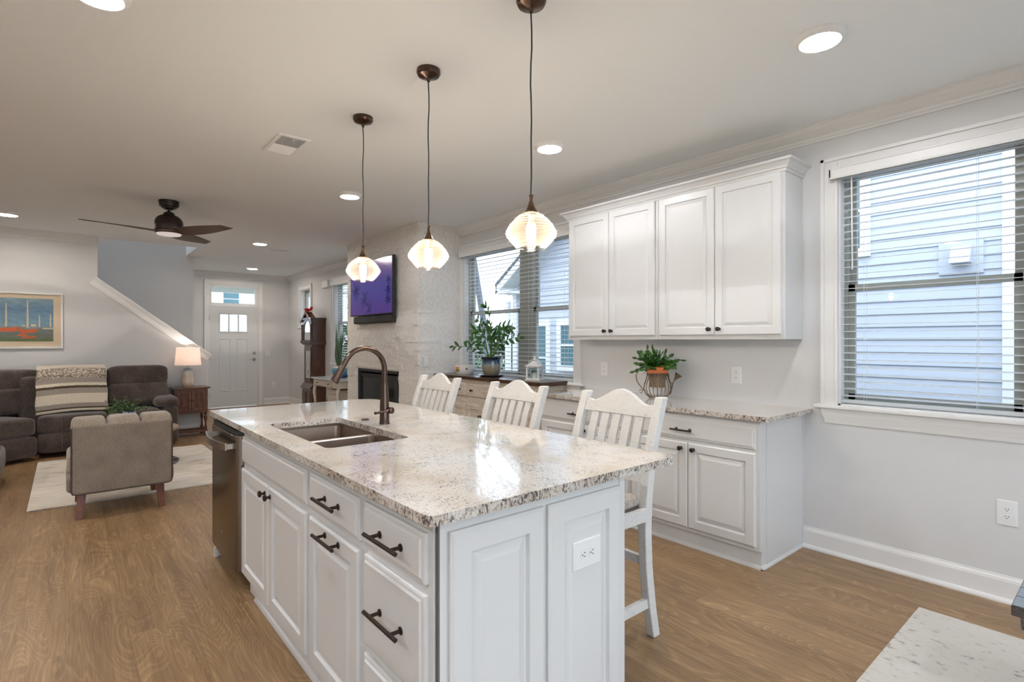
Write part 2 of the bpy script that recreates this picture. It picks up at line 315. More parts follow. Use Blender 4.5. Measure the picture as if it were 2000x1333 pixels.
uv, u, v = uvy(t); n = noise(t, uv, 5, 4); n2 = noise(t, uv, 14, 3)
f = math_(t, 'ADD', v, math_(t, 'MULTIPLY', math_(t, 'SUBTRACT', n, 0.5), 0.10))
x = ramp(t, f, [(0.0, (0.11, 0.17, 0.05)), (0.10, (0.14, 0.16, 0.12)), (0.25, (0.16, 0.19, 0.18)), (0.32, (0.22, 0.26, 0.24)), (0.38, (0.17, 0.28, 0.36)), (0.75, (0.12, 0.22, 0.33)), (1.0, (0.22, 0.33, 0.38))])
x = mixc(t, 0.35, x, ramp(t, n2, [(0.35, (0.6, 0.6, 0.6)), (0.65, (1.3, 1.3, 1.3))]), 'MULTIPLY')
t.links.new(x, b.inputs['Base Color'])
mat('print_orange', (0.60, 0.13, 0.05), 0.7); mat('print_pale', (0.55, 0.50, 0.38), 0.7)
mat('mat_board', (0.62, 0.51, 0.37), 0.8); mat('decal_orange', (0.65, 0.28, 0.12), 0.5); mat('decal_green', (0.20, 0.24, 0.04), 0.5); mat('decal_brown', (0.09, 0.04, 0.03), 0.5)

# ------------------------------------------------------------------ mesh helpers
def chain_loc(p):
    v = Vector((0, 0, 0))
    while p is not None: v += p.location; p = p.parent
    return v
class MB:
    def __init__(s): s.v = []; s.f = []; s.uv = {}
    def add(s, vs, fs):
        k = len(s.v); s.v += [Vector(q) for q in vs]; s.f += [tuple(i + k for i in f) for f in fs]; return s
    def box(s, x0, x1, y0, y1, z0, z1):
        return s.add([(x0, y0, z0), (x1, y0, z0), (x1, y1, z0), (x0, y1, z0), (x0, y0, z1), (x1, y0, z1), (x1, y1, z1), (x0, y1, z1)],
                     [(0, 3, 2, 1), (4, 5, 6, 7), (0, 1, 5, 4), (1, 2, 6, 5), (2, 3, 7, 6), (3, 0, 4, 7)])
    def obox(s, c, u, v, w, a, b_, d):     # oriented box: centre, three axes, half sizes
        c, u, v, w = Vector(c), Vector(u).normalized() * a, Vector(v).normalized() * b_, Vector(w).normalized() * d
        return s.add([c - u - v - w, c + u - v - w, c + u + v - w, c - u + v - w, c - u - v + w, c + u - v + w, c + u + v + w, c - u + v + w],
                     [(0, 3, 2, 1), (4, 5, 6, 7), (0, 1, 5, 4), (1, 2, 6, 5), (2, 3, 7, 6), (3, 0, 4, 7)])
    def prism(s, poly, ax, a0, a1):         # poly in the two other axes (x,y)->z, (y,z)->x, (x,z)->y
        n = len(poly)
        def P(p, a): return {'z': (p[0], p[1], a), 'x': (a, p[0], p[1]), 'y': (p[0], a, p[1])}[ax]
        return s.add([P(p, a0) for p in poly] + [P(p, a1) for p in poly],
                     [tuple(range(n))[::-1], tuple(range(n, 2 * n))] + [(i, (i + 1) % n, n + (i + 1) % n, n + i) for i in range(n)])
    def lathe(s, prof, c=(0, 0, 0), seg=32, axis='z', sx=1, sy=1):
        vs = []; fs = []; n = len(prof)
        for j in range(seg):
            a = 2 * PI * j / seg
            for r, h in prof:
                x, y = r * math.cos(a) * sx, r * math.sin(a) * sy
                p = {'z': (x, y, h), 'x': (h, x, y), 'y': (x, h, y)}[axis]
                vs.append((c[0] + p[0], c[1] + p[1], c[2] + p[2]))
        for j in range(seg):
            k = (j + 1) % seg
            for i in range(n - 1): fs.append((j * n + i, k * n + i, k * n + i + 1, j * n + i + 1))
        if prof[0][0] > 1e-6: fs.append(tuple(j * n for j in range(seg))[::-1])
        if prof[-1][0] > 1e-6: fs.append(tuple(j * n + n - 1 for j in range(seg)))
        return s.add(vs, fs)
    def tube(s, pts, r, seg=10, cap=True, flat=1.0):
        pts = [Vector(p) for p in pts]; n = len(pts); rs = r if isinstance(r, (list, tuple)) else [r] * n
        T = [(pts[min(i + 1, n - 1)] - pts[max(i - 1, 0)]).normalized() for i in range(n)]
        up = Vector((0, 0, 1)) if abs(T[0].z) < 0.9 else Vector((1, 0, 0))
        U = (up - T[0] * up.dot(T[0])).normalized(); vs = []; fs = []
        for i in range(n):
            U = (U - T[i] * U.dot(T[i])).normalized(); V = T[i].cross(U)
            for j in range(seg):
                a = 2 * PI * j / seg; vs.append(pts[i] + U * math.cos(a) * rs[i] * flat + V * math.sin(a) * rs[i])
        for i in range(n - 1):
            for j in range(seg): k = (j + 1) % seg; fs.append((i * seg + j, i * seg + k, (i + 1) * seg + k, (i + 1) * seg + j))
        if cap: fs += [tuple(range(seg))[::-1], tuple((n - 1) * seg + j for j in range(seg))]
        return s.add(vs, fs)
    def pillow(s, c, h, e=0.35, e2=None, nu=28, nv=16, rz=0.0, tilt=0.0, ax='x'):     # rounded block
        e2 = e if e2 is None else e2; vs = []; fs = []
        def sp(x, p): return math.copysign(abs(x) ** p, x)
        M = Matrix.Rotation(rz, 3, 'Z') @ Matrix.Rotation(tilt, 3, ax.upper())
        for i in range(nv + 1):
            a = -PI / 2 + PI * i / nv
            for j in range(nu):
                b_ = 2 * PI * j / nu
                vs.append(Vector(c) + M @ Vector((h[0] * sp(math.cos(a), e) * sp(math.cos(b_), e2), h[1] * sp(math.cos(a), e) * sp(math.sin(b_), e2), h[2] * sp(math.sin(a), e))))
        for i in range(nv):
            for j in range(nu): k = (j + 1) % nu; fs.append((i * nu + j, i * nu + k, (i + 1) * nu + k, (i + 1) * nu + j))
        return s.add(vs, fs)
    def rings(s, o, u, v, n, w, h, prof, back=True):      # nested rectangles (inset, height): raised panel fronts
        o, u, v, n = map(Vector, (o, u, v, n)); vs = []; fs = []
        for ins, ht in prof:
            for a, b_ in ((ins, ins), (w - ins, ins), (w - ins, h - ins), (ins, h - ins)): vs.append(o + u * a + v * b_ + n * ht)
        for i in range(len(prof) - 1):
            for j in range(4): k = (j + 1) % 4; fs.append((i * 4 + j, i * 4 + k, i * 4 + 4 + k, i * 4 + 4 + j))
        m_ = (len(prof) - 1) * 4; fs.append((m_, m_ + 1, m_ + 2, m_ + 3))
        if back: fs.append((3, 2, 1, 0))
        return s.add(vs, fs)
    def grid(s, fn, nu, nv, uvs=True):
        k = len(s.v); vs = [fn(i / nu, j / nv) for j in range(nv + 1) for i in range(nu + 1)]
        s.v += [Vector(q) for q in vs]
        for j in range(nv):
            for i in range(nu):
                q = [(i, j), (i + 1, j), (i + 1, j + 1), (i, j + 1)]
                if uvs: s.uv[len(s.f)] = [(a / nu, b_ / nv) for a, b_ in q]
                s.f.append(tuple(k + b_ * (nu + 1) + a for a, b_ in q))
        return s
    def leaf(s, base, d, up, L, w, bend=0.3, n=5, fold=0.15):     # a leaf with a folded midrib
        base, d, up = Vector(base), Vector(d).normalized(), Vector(up); side = d.cross(up)
        if side.length < 1e-3: side = d.cross(Vector((1, 0, 0.1)))
        side.normalize(); up = side.cross(d).normalized(); vs = []; fs = []
        for i in range(n + 1):
            q = i / n; c = base + d * (L * q) - up * (bend * L * q * q); ww = w * math.sin(PI * min(1, q * 0.92 + 0.06)) ** 0.8 * 0.5
            vs += [c - side * ww + up * ww * fold, c, c + side * ww + up * ww * fold]
        for i in range(n): fs += [(3 * i, 3 * i + 1, 3 * i + 4, 3 * i + 3), (3 * i + 1, 3 * i + 2, 3 * i + 5, 3 * i + 4)]
        return s.add(vs, fs)
    def build(s, name, mt, parent=None, bevel=0, seg=2, smooth=True, ang=32, solid=0):
        me = bpy.data.meshes.new(name); off = chain_loc(parent)
        me.from_pydata([v - off for v in s.v], [], s.f); me.materials.append(MAT[mt] if isinstance(mt, str) else mt)
        if s.uv:
            ul = me.uv_layers.new(name='UVMap')
            for p in me.polygons:
                q = s.uv.get(p.index)
                if q:
                    for li, c in zip(p.loop_indices, q): ul.data[li].uv = c
        else:
            bm = bmesh.new(); bm.from_mesh(me); bmesh.ops.recalc_face_normals(bm, faces=bm.faces); bm.to_mesh(me); bm.free()
        me.update()
        if smooth:
            me.shade_smooth(); me.set_sharp_from_angle(angle=R(ang))
        o = bpy.data.objects.new(name, me); C.objects.link(o); o.parent = parent
        if bevel:
            bv = o.modifiers.new('bevel', 'BEVEL'); bv.width = bevel; bv.segments = seg; bv.limit_method = 'ANGLE'; bv.angle_limit = R(40)
            bv.harden_normals = True
        if solid:
            sd = o.modifiers.new('solid', 'SOLIDIFY'); sd.thickness = solid; sd.offset = 0
        return o
def tag(o, label=None, cat=None, group=None, kind=None):
    if label: o['label'] = label
    if cat: o['category'] = cat
    if group: o['group'] = group
    if kind: o['kind'] = kind
    return o
def thing(name, label, cat, loc=(0, 0, 0), group=None):
    o = bpy.data.objects.new(name, None); C.objects.link(o); o.location = loc; o.empty_display_size = 0.1
    return tag(o, label, cat, group)
def struct(name, mb, mt, parent=None, **k):
    o = mb.build(name, mt, parent, **k)
    if parent is None: o['kind'] = 'structure'
    return o
def copy_tree(o, parent=None):
    c = o.copy(); C.objects.link(c); c.parent = parent
    for ch in list(o.children): copy_tree(ch, c)
    return c
def arc(c, r, a0, a1, n, plane='xz'):
    out = []
    for i in range(n + 1):
        a = R(a0 + (a1 - a0) * i / n); p = (r * math.cos(a), r * math.sin(a))
        out.append({'xz': (c[0] + p[0], c[1], c[2] + p[1]), 'xy': (c[0] + p[0], c[1] + p[1], c[2]), 'yz': (c[0], c[1] + p[0], c[2] + p[1])}[plane])
    return out
DOORP = [(0, 0), (0, 0.012), (0.008, 0.019), (0.056, 0.019), (0.061, 0.008), (0.067, 0.007), (0.094, 0.0165)]
DRAWP = [(0, 0), (0, 0.010), (0.005, 0.013), (0.013, 0.014), (0.018, 0.0195)]

# ------------------------------------------------------------------ room shell
def wall_x(mb, x0, x1, y0, y1, z0, z1, holes):        # wall in a plane of constant x, rectangular openings (y0,y1,z0,z1)
    ys = sorted({y0, y1} | {h[0] for h in holes} | {h[1] for h in holes})
    for a, b_ in zip(ys, ys[1:]):
        hs = sorted([(h[2], h[3]) for h in holes if h[0] <= a and h[1] >= b_]); z = z0
        for h in hs:
            if h[0] > z: mb.box(x0, x1, a, b_, z, h[0])
            z = h[1]
        if z < z1: mb.box(x0, x1, a, b_, z, z1)
    return mb
def wall_y(mb, y0, y1, x0, x1, z0, z1, holes):
    q = MB(); wall_x(q, y0, y1, x0, x1, z0, z1, holes)
    return mb.add([(v.y, v.x, v.z) for v in q.v], [f[::-1] for f in q.f])
YL, YF, YB, XL = 8.97, 12.0, -3.2, -3.2
WR, WM, WV, WH = (-0.62, 1.235, 0.95, 2.42), (3.50, 5.355, 0.95, 2.42), (7.62, 9.45, 0.95, 2.40), (10.65, 11.23, 1.63, 2.40)
struct('floor', MB().box(XL - 0.15, XW + 0.15, YB - 0.15, YF + 0.15, -0.03, 0), 'floor_planks')
cl = MB()
cl.box(XL - 0.15, XW + 0.15, YB - 0.15, 9.04, CZ, CZ + 0.25); cl.box(1.5, XW + 0.15, 9.04, YF + 0.15, CZ, CZ + 0.25)
struct('ceiling', cl, 'ceiling_paint')
struct('wall_right', wall_x(MB(), XW, XW + 0.15, YB - 0.15, YF + 0.15, 0, CZ, [WR, WM, WV, WH]), 'wall_paint')
struct('wall_front', wall_y(MB(), YF, YF + 0.15, 1.55, XW, 0, CZ, [(2.19, 3.115, 0, 2.49)]), 'wall_paint')
struct('wall_back', wall_y(MB(), YB - 0.15, YB, XL, XW, 0, CZ, [(-2.0, 3.2, 0.02, 2.42)]), 'wall_paint')
struct('wall_side', MB().box(XL - 0.15, XL, YB - 0.15, 10.1, 0, CZ), 'wall_paint')
# wall in front of the stairs, its top follows the flight
struct('wall_left', MB().prism([(XL, 0), (1.60, 0), (1.60, 1.16), (0.33, 2.17), (0.33, CZ), (XL, CZ)], 'y', YL, YL + 0.12), 'wall_paint')
sw = MB(); sw.box(XL, 1.60, 10.0, 10.12, 0, 5.3); sw.box(1.504, 1.62, 9.0, 10.0, CZ + 0.25, 5.3); sw.box(1.48, 1.60, 10.12, YF, 0, CZ)
sw.box(XL, 1.504, 8.92, 9.036, CZ + 0.25, 5.3); sw.box(XL, 1.62, 8.92, 10.12, 5.3, 5.4)
struct('wall_stair', sw, 'wall_paint')
# cap board running down the slope of the stair wall
cp = MB(); p0, p1 = Vector((0.30, 0, 2.19)), Vector((1.665, 0, 1.13)); d = (p1 - p0).normalized(); nn = Vector((-d.z, 0, d.x))
for (a, b_, yo0, yo1) in ((0.0, 0.022, YL - 0.035, YL + 0.15), (-0.095, 0.0, YL - 0.016, YL), (-0.075, -0.06, YL - 0.022, YL - 0.016), (-0.022, 0.0, YL - 0.026, YL - 0.016)):
    q = [p0 + nn * a, p1 + nn * a, p1 + nn * b_, p0 + nn * b_]
    cp.prism([(v.x, v.z) for v in q], 'y', yo0, yo1)
struct('trim_1', cp, 'trim_paint', bevel=0.002)
# stairs behind that wall
st = MB()
for i in range(14): st.box(1.50 - 0.255 * (i + 1), 1.50 - 0.255 * i, YL + 0.12, 10.0, 0, 0.19 * (i + 1))
struct('stair_steps', st, 'floor_planks')

CROWN = [(0, 0), (0.085, 0), (0.085, -0.012), (0.074, -0.020), (0.066, -0.036), (0.044, -0.060), (0.026, -0.070), (0.022, -0.082), (0.012, -0.086), (0.012, -0.100), (0, -0.100)]
def crown_x(mb, xw, y0, y1, sgn=-1): mb.prism([(xw + sgn * d, CZ + h) for d, h in CROWN], 'y', y0, y1)
def crown_y(mb, yw, x0, x1, sgn=-1): mb.prism([(yw + sgn * d, CZ + h) for d, h in CROWN], 'x', x0, x1)
BASE = [(0, 0), (0.030, 0), (0.030, 0.010), (0.024, 0.020), (0.014, 0.024), (0.014, 0.108), (0.010, 0.122), (0.005, 0.128), (0.003, 0.138), (0, 0.138)]
def base_x(mb, xw, y0, y1, sgn=-1): mb.prism([(xw + sgn * d, h) for d, h in BASE], 'y', y0, y1)
def base_y(mb, yw, x0, x1, sgn=-1): mb.prism([(yw + sgn * d, h) for d, h in BASE], 'x', x0, x1)
q = MB(); crown_x(q, XW, YB, 5.42); crown_x(q, XW, 7.45, YF); struct('trim_2', q, 'trim_paint', smooth=False)
q = MB(); crown_y(q, YF, 1.60, XW); struct('trim_3', q, 'trim_paint', smooth=False)
q = MB(); crown_y(q, YL, XL, 0.33)
q.prism([(0.33 + d, CZ + h) for d, h in CROWN], 'y', YL - 0.085, YL)
struct('trim_4', q, 'trim_paint', smooth=False)
q = MB(); base_x(q, XW, YB, 1.44); base_x(q, XW, 5.41, 5.42); base_x(q, XW, 7.45, YF); struct('baseboard_right', q, 'trim_paint', smooth=False)
q = MB(); base_y(q, YF, 1.60, 2.11); base_y(q, YF, 3.215, XW); struct('baseboard_front', q, 'trim_paint', smooth=False)
q = MB(); base_y(q, YL, XL, 1.60); struct('baseboard_left', q, 'trim_paint', smooth=False)

# fireplace breast of stacked ledger stone: every strip its own depth
XS, YS0, YS1 = 3.155, 5.435, 7.44
q = MB(); q.box(XS, XW, YS0, 5.90, 0, CZ); q.box(XS, XW, 7.09, YS1, 0, CZ); q.box(XS, XW, 5.90, 7.09, 0.975, CZ); q.box(XS, XW, 5.90, 7.09, 0, 0.26); q.box(XS + 0.4, XW, 5.9, 7.09, 0.26, 0.975)
rs = random.Random(3); z = 0.0
while z < CZ - 0.005:
    h = rs.choice((0.028, 0.036, 0.045, 0.052)); z1 = min(z + h, CZ)
    y = YS0 - 0.02
    while y < YS1:
        w_ = rs.uniform(0.07, 0.32); y1 = min(y + w_, YS1)
        if y1 > YS1 - 0.05: y1 = YS1
        p = rs.uniform(0.010, 0.023); g = 0.0012
        segs = [(y, y1)]
        if z1 > 0.26 and z < 0.975:
            segs = []
            if y < 5.895: segs.append((y, min(y1, 5.895)))
            if y1 > 7.095: segs.append((max(y, 7.095), y1))
        for a, b_ in segs: q.box(XS - p, XS, a + g * .4, b_ - g * .4, z, z1)
        y = y1
    x = XS
    while x < XW:
        x1 = min(x + rs.uniform(0.12, 0.36), XW); p = rs.uniform(0.009, 0.017)
        if XW - x1 < 0.05: x1 = XW
        q.box(x + 0.0004, x1 - 0.0004, YS0 - p, YS0, z, z1); x = x1
    z = z1
struct('wall_fireplace', q, 'ledger_stone', smooth=False, bevel=0.0025, seg=1)

# ------------------------------------------------------------------ windows on the window wall
def window(n, W4, mull=None, rail=True, casing=0.095, sill=True):
    y0, y1, z0, z1 = W4; x = XW
    c = MB()
    def board(a0, a1, b0, b1, t=0.018): c.box(x - t, x, a0, a1, b0, b1)
    board(y0 - casing, y0, z0 if sill else z0 - casing, z1 + casing); board(y1, y1 + casing, z0 if sill else z0 - casing, z1 + casing)
    board(y0, y1, z1, z1 + casing)
    if not sill: board(y0, y1, z0 - casing, z0)
    for a0, a1, b0, b1 in ((y0 - casing, y0 - casing + 0.022, z0 if sill else z0 - casing, z1 + casing), (y1 + casing - 0.022, y1 + casing, z0 if sill else z0 - casing, z1 + casing), (y0 - casing, y1 + casing, z1 + casing - 0.022, z1 + casing)):
        c.box(x - 0.030, x - 0.0181, a0, a1, b0, b1)
    for a0, a1, b0, b1 in ((y0 - 0.016, y0, z0, z1 + 0.016), (y1, y1 + 0.016, z0, z1 + 0.016), (y0, y1, z1, z1 + 0.016)):
        c.box(x - 0.023, x - 0.0181, a0, a1, b0, b1)
    root = struct('window_%d' % n, c, 'trim_paint', bevel=0.003)
    j = MB(); j.box(x, x + 0.08, y0 - 0.001, y0 + 0.012, z0, z1); j.box(x, x + 0.08, y1 - 0.012, y1 + 0.001, z0, z1); j.box(x, x + 0.08, y0, y1, z1 - 0.012, z1 + 0.001)
    j.box(x, x + 0.08, y0, y1, z0 - 0.001, z0 + 0.01)
    j.build('window_jamb', 'trim_paint', root)
    if sill:
        s_ = MB(); s_.box(x - 0.045, x + 0.02, y0 - casing - 0.035, y1 + casing + 0.035, z0 - 0.022, z0)
        s_.build('window_sill', 'trim_paint', root, bevel=0.006, seg=3)
        a = MB(); ya, yb = y0 - casing, y1 + casing; zt = z0 - 0.022
        for (d0, h0, e0), (d1, h1, e1) in zip([(0.028, 0, 0), (0.022, -0.04, 0.008), (0.012, -0.075, 0.018)], [(0.022, -0.04, 0.008), (0.012, -0.075, 0.018), (0.008, -0.095, 0.018)]):
            a.add([(x, ya + e0, zt + h0), (x - d0, ya + e0, zt + h0), (x - d0, yb - e0, zt + h0), (x, yb - e0, zt + h0),
                   (x, ya + e1, zt + h1), (x - d1, ya + e1, zt + h1), (x - d1, yb - e1, zt + h1), (x, yb - e1, zt + h1)],
                  [(0, 1, 2, 3), (7, 6, 5, 4), (0, 4, 5, 1), (1, 5, 6, 2), (2, 6, 7, 3), (3, 7, 4, 0)])
        a.build('window_apron', 'trim_paint', root, ang=15)
    f = MB(); xf0, xf1 = x + 0.07, x + 0.15
    spans = [(y0 + 0.010, y1 - 0.010)] if not mull else [(y0 + 0.010, mull[0]), (mull[1], y1 - 0.010)]
    if mull: f.box(xf0, xf1 + 0.01, mull[0], mull[1], z0, z1)
    zm = z0 + (z1 - z0) * 0.505
    gl = MB(); sh = MB()
    for a, b_ in spans:
        f.box(xf0, xf1, a, a + 0.022, z0, z1); f.box(xf0, xf1, b_ - 0.022, b_, z0, z1)
        f.box(xf0, xf1, a, b_, z0, z0 + 0.03); f.box(xf0, xf1, a, b_, z1 - 0.012, z1)
        if rail:
            for (xa, xb, za, zb) in ((x + 0.080, x + 0.106, z0 + 0.03, zm + 0.02), (x + 0.112, x + 0.138, zm - 0.02, z1 - 0.010)):
                sh.box(xa, xb, a + 0.022, a + 0.058, za, zb); sh.box(xa, xb, b_ - 0.058, b_ - 0.022, za, zb)
                sh.box(xa, xb, a + 0.022, b_ - 0.022, za, za + 0.042); sh.box(xa, xb, a + 0.022, b_ - 0.022, zb - (0.042 if zb < z1 - .1 else 0.03), zb)
                xm = (xa + xb) / 2; gl.box(xm - 0.002, xm + 0.002, a + 0.056, b_ - 0.056, za + 0.04, zb - 0.04)
        else:
            sh.box(x + 0.09, x + 0.12, a + 0.022, a + 0.05, z0 + 0.03, z1 - 0.03); sh.box(x + 0.09, x + 0.12, b_ - 0.05, b_ - 0.022, z0 + 0.03, z1 - 0.03)
            sh.box(x + 0.09, x + 0.12, a, b_, z0 + 0.03, z0 + 0.06); sh.box(x + 0.09, x + 0.12, a, b_, z1 - 0.06, z1 - 0.03)
            gl.box(x + 0.103, x + 0.107, a + 0.05, b_ - 0.05, z0 + 0.06, z1 - 0.06)
    f.build('window_frame', 'vinyl_tan', root, smooth=False)
    sh.build('window_sash', 'vinyl_tan', root, smooth=False)
    gl.build('window_glass', 'window_glass', root, smooth=False)
    return root
window(1, WR, (0.21, 0.375)); window(2, WM, (4.19, 4.365)); window(3, WV, (8.45, 8.62)); window(4, WH, None, rail=False, sill=True)

def blind(W4, label, group, wand=True):
    y0, y1, z0, z1 = W4; root = thing('window_blind', label, 'blind', (XW, (y0 + y1) / 2, z0), group)
    v = MB(); v.box(XW - 0.062, XW - 0.048, y0 - 0.035, y1 + 0.035, z1 - 0.052, z1 + 0.020); v.box(XW - 0.066, XW - 0.048, y0 - 0.035, y1 + 0.035, z1 - 0.052, z1 - 0.040)
    v.box(XW - 0.066, XW - 0.048, y0 - 0.035, y1 + 0.035, z1 + 0.008, z1 + 0.020)
    v.box(XW - 0.062, XW - 0.024, y0 - 0.035, y0 - 0.022, z1 - 0.05, z1 + 0.018); v.box(XW - 0.062, XW - 0.024, y1 + 0.022, y1 + 0.035, z1 - 0.05, z1 + 0.018)
    v.build('valance', 'trim_paint', root, bevel=0.003)
    s_ = MB(); z = z0 + 0.062; xc = XW + 0.028; k = 0
    s_.box(xc - 0.025, xc + 0.03, y0 + 0.014, y1 - 0.014, z1 - 0.045, z1 - 0.015)
    while z < z1 - 0.06:
        a = R(4); s_.obox((xc, (y0 + y1) / 2, z), (math.cos(a), 0, math.sin(a)), (0, 1, 0), (-math.sin(a), 0, math.cos(a)), 0.0245, (y1 - y0) / 2 - 0.016, 0.0014)
        z += 0.0448
    s_.build('slats', 'blind_white', root, smooth=False)
    MB().box(xc - 0.026, xc + 0.026, y0 + 0.014, y1 - 0.014, z0 + 0.018, z0 + 0.038).build('bottom_rail', 'blind_white', root, bevel=0.004)
    nL = max(3, int(round((y1 - y0) / 0.42))); cords = MB()
    for i in range(nL):
        yy = y0 + 0.14 + (y1 - y0 - 0.28) * i / (nL - 1)
        for xx in (xc - 0.026, xc + 0.026): cords.tube([(xx, yy, z0 + 0.03), (xx, yy, z1 - 0.04)], 0.0011, 5)
    cords.build('ladder_cords', 'blind_white', root)
    if wand: MB().tube([(xc - 0.034, y1 - 0.075, z1 - 0.05), (xc - 0.036, y1 - 0.08, z1 - 0.62)], 0.0045, 8).build('tilt_wand', 'white_plastic', root)
    return root
blind(WR, 'white slatted blind over the wide window at the right', None)
blind(WM, 'white slatted blind in the window behind the potted plant and lantern', None, False)
blind(WV, 'white slatted blind in the window behind the snake plant', None, False)

# ------------------------------------------------------------------ front door with transom
c = MB(); xa, xb = 2.19, 3.115
for a0, a1, b0, b1, t_ in ((xa - 0.085, xa, 0, 2.49 + 0.1, 0.018), (xb, xb + 0.085, 0, 2.49 + 0.1, 0.018), (xa, xb, 2.49, 2.59, 0.018), (xa - 0.085, xa - 0.065, 0, 2.59, 0.028), (xb + 0.065, xb + 0.085, 0, 2.59, 0.028), (xa - 0.085, xb + 0.085, 2.57, 2.59, 0.028)):
    c.box(a0, a1, YF - t_, YF - (0.0181 if t_ > 0.02 else 0), b0, b1)
c.box(xa, xa + 0.014, YF, YF + 0.1, 0, 2.49); c.box(xb - 0.014, xb, YF, YF + 0.1, 0, 2.49); c.box(xa, xb, YF, YF + 0.1, 2.455, 2.49); c.box(xa, xb, YF - 0.004, YF + 0.1, 2.055, 2.125)
c.box(xa, xa + 0.055, YF + 0.02, YF + 0.1, 2.12, 2.49); c.box(xb - 0.055, xb, YF + 0.02, YF + 0.1, 2.12, 2.49)
tr = struct('trim_5', c, 'trim_paint', bevel=0.003)
g = MB().box(2.24, 3.06, YF + 0.05, YF + 0.056, 2.12, 2.46); g.build('transom_glass', 'window_glass', tr, smooth=False)
door = MB(); dy = YF + 0.012
X0, X1 = 2.204, 3.101
wall_y(door, dy, dy + 0.045, X0, X1, 0.012, 2.05, [(2.395, 2.895, 1.55, 1.895)])
dr = struct('door_1', door, 'door_paint', bevel=0.002)
fr = MB(); wall_y(fr, dy - 0.012, dy, 2.372, 2.918, 1.522, 1.925, [(2.395, 2.895, 1.55, 1.895)])
for xm in (2.5575, 2.7325): fr.box(xm - 0.011, xm + 0.011, dy - 0.010, dy + 0.05, 1.55, 1.895)
fr.build('lite_frame', 'door_paint', dr, bevel=0.003)
MB().box(2.39, 2.90, dy + 0.02, dy + 0.025, 1.545, 1.90).build('door_glass', 'window_glass', dr, smooth=False)
for px0 in (2.375, 2.70):
    MB().rings((px0, dy + 0.0002, 0.32), (1, 0, 0), (0, 0, 1), (0, -1, 0), 0.215, 1.09, [(0, 0), (0, 0.006), (0.014, 0.010), (0.028, 0.002), (0.050, 0.006)]).build('door_panel', 'door_paint', dr, ang=15)
kb = MB(); kb.lathe([(0, 0), (0.030, 0), (0.032, -0.008), (0.026, -0.016), (0.012, -0.020), (0, -0.022)], (3.03, dy, 1.10), 24, 'y'); kb.build('deadbolt', 'nickel', dr)
kb = MB(); kb.lathe([(0, 0), (0.032, 0), (0.034, -0.01), (0.022, -0.018), (0.011, -0.03), (0.011, -0.05), (0, -0.052)], (3.03, dy, 0.97), 24, 'y')
kb.tube([(3.03, dy - 0.048, 0.97), (3.0, dy - 0.05, 0.965), (2.96, dy - 0.05, 0.968), (2.925, dy - 0.046, 0.985)], [0.009, 0.009, 0.008, 0.006]); kb.build('lever_handle', 'nickel', dr)
for z in (0.25, 1.02, 1.82): MB().lathe([(0.008, -0.05), (0.008, 0.05)], (X0 - 0.004, dy - 0.006, z), 10).build('hinge', 'nickel', dr)

# ------------------------------------------------------------------ outdoors
struct('ground', MB().box(-60, 110, -60, 110, -0.6, -0.45), 'lawn')
struct('porch_roof', MB().box(0.5, 5.2, YF + 0.15, 14.0, 2.50, 2.62), 'house_soffit')
XN = 6.5; PEAK = 0.2; SL = 0.667
def roofz(y): return 2.84 - SL * (abs(y - PEAK) - (6.9 - PEAK))
nh = thing('neighbour_house', 'pale grey lap sided house close outside the kitchen windows', 'house', (XN, 0, -0.45))
q = MB(); z = -0.45
while z < roofz(PEAK):
    z1 = z + 0.130
    yy = min(7.65, PEAK + (6.9 - PEAK) + (2.84 - z) / SL); y2 = min(7.65, PEAK + (6.9 - PEAK) + (2.84 - z1) / SL)
    yb, yb2 = 2 * PEAK - yy, 2 * PEAK - y2
    if yy <= PEAK: break
    y2 = max(y2, PEAK); yb2 = min(yb2, PEAK)
    q.add([(XN - 0.014, yb, z), (XN - 0.014, yy, z), (XN, y2, z1), (XN, yb2, z1), (XN + 0.001, yb, z), (XN + 0.001, yy, z)], [(0, 3, 2, 1), (0, 1, 5, 4)])
    z = z1
q.box(XN + 0.02, XN + 6.0, -7.2, 7.65, -0.45, 2.35)
q.add([(XN + 0.02, 2 * PEAK - 7.6, 2.35), (XN + 0.02, 7.6, 2.35), (XN + 0.02, PEAK, roofz(PEAK))], [(0, 1, 2)])
q.build('siding', 'siding', nh, smooth=False)
ra = MB(); e = 7.66
for sg in (1, -1):
    ye = PEAK + sg * (e - PEAK)
    ra.prism([(PEAK, roofz(PEAK) + 0.02), (ye, roofz(ye) + 0.02), (ye, roofz(ye) + 0.07), (PEAK, roofz(PEAK) + 0.07)], 'x', XN - 0.46, XN + 7)
ra.build('roof', 'roof_shingle', nh, smooth=False)
fa = MB()
for sg in (1, -1):
    ye = PEAK + sg * (e - PEAK)
    fa.prism([(PEAK, roofz(PEAK) - 0.11), (ye, roofz(ye) - 0.11), (ye, roofz(ye) + 0.02), (PEAK, roofz(PEAK) + 0.02)], 'x', XN - 0.44, XN - 0.415)
fa.box(XN - 0.44, XN + 0.3, 7.30, 7.68, 2.22, 2.27); fa.box(XN - 0.44, XN + 0.3, 7.64, 7.68, 2.22, 2.38)
fa.build('fascia', 'house_white', nh, smooth=False)
so = MB()
for sg in (1, -1):
    ye = PEAK + sg * (e - PEAK)
    so.prism([(PEAK, roofz(PEAK) - 0.01), (ye, roofz(ye) - 0.01), (ye, roofz(ye) + 0.02), (PEAK, roofz(PEAK) + 0.02)], 'x', XN - 0.415, XN + 0.02)
so.build('soffit', 'house_soffit', nh, smooth=False)
MB().box(XN - 0.035, XN + 0.02, 0.715, 0.812, -0.45, 5.5).build('corner_board', 'house_white', nh)
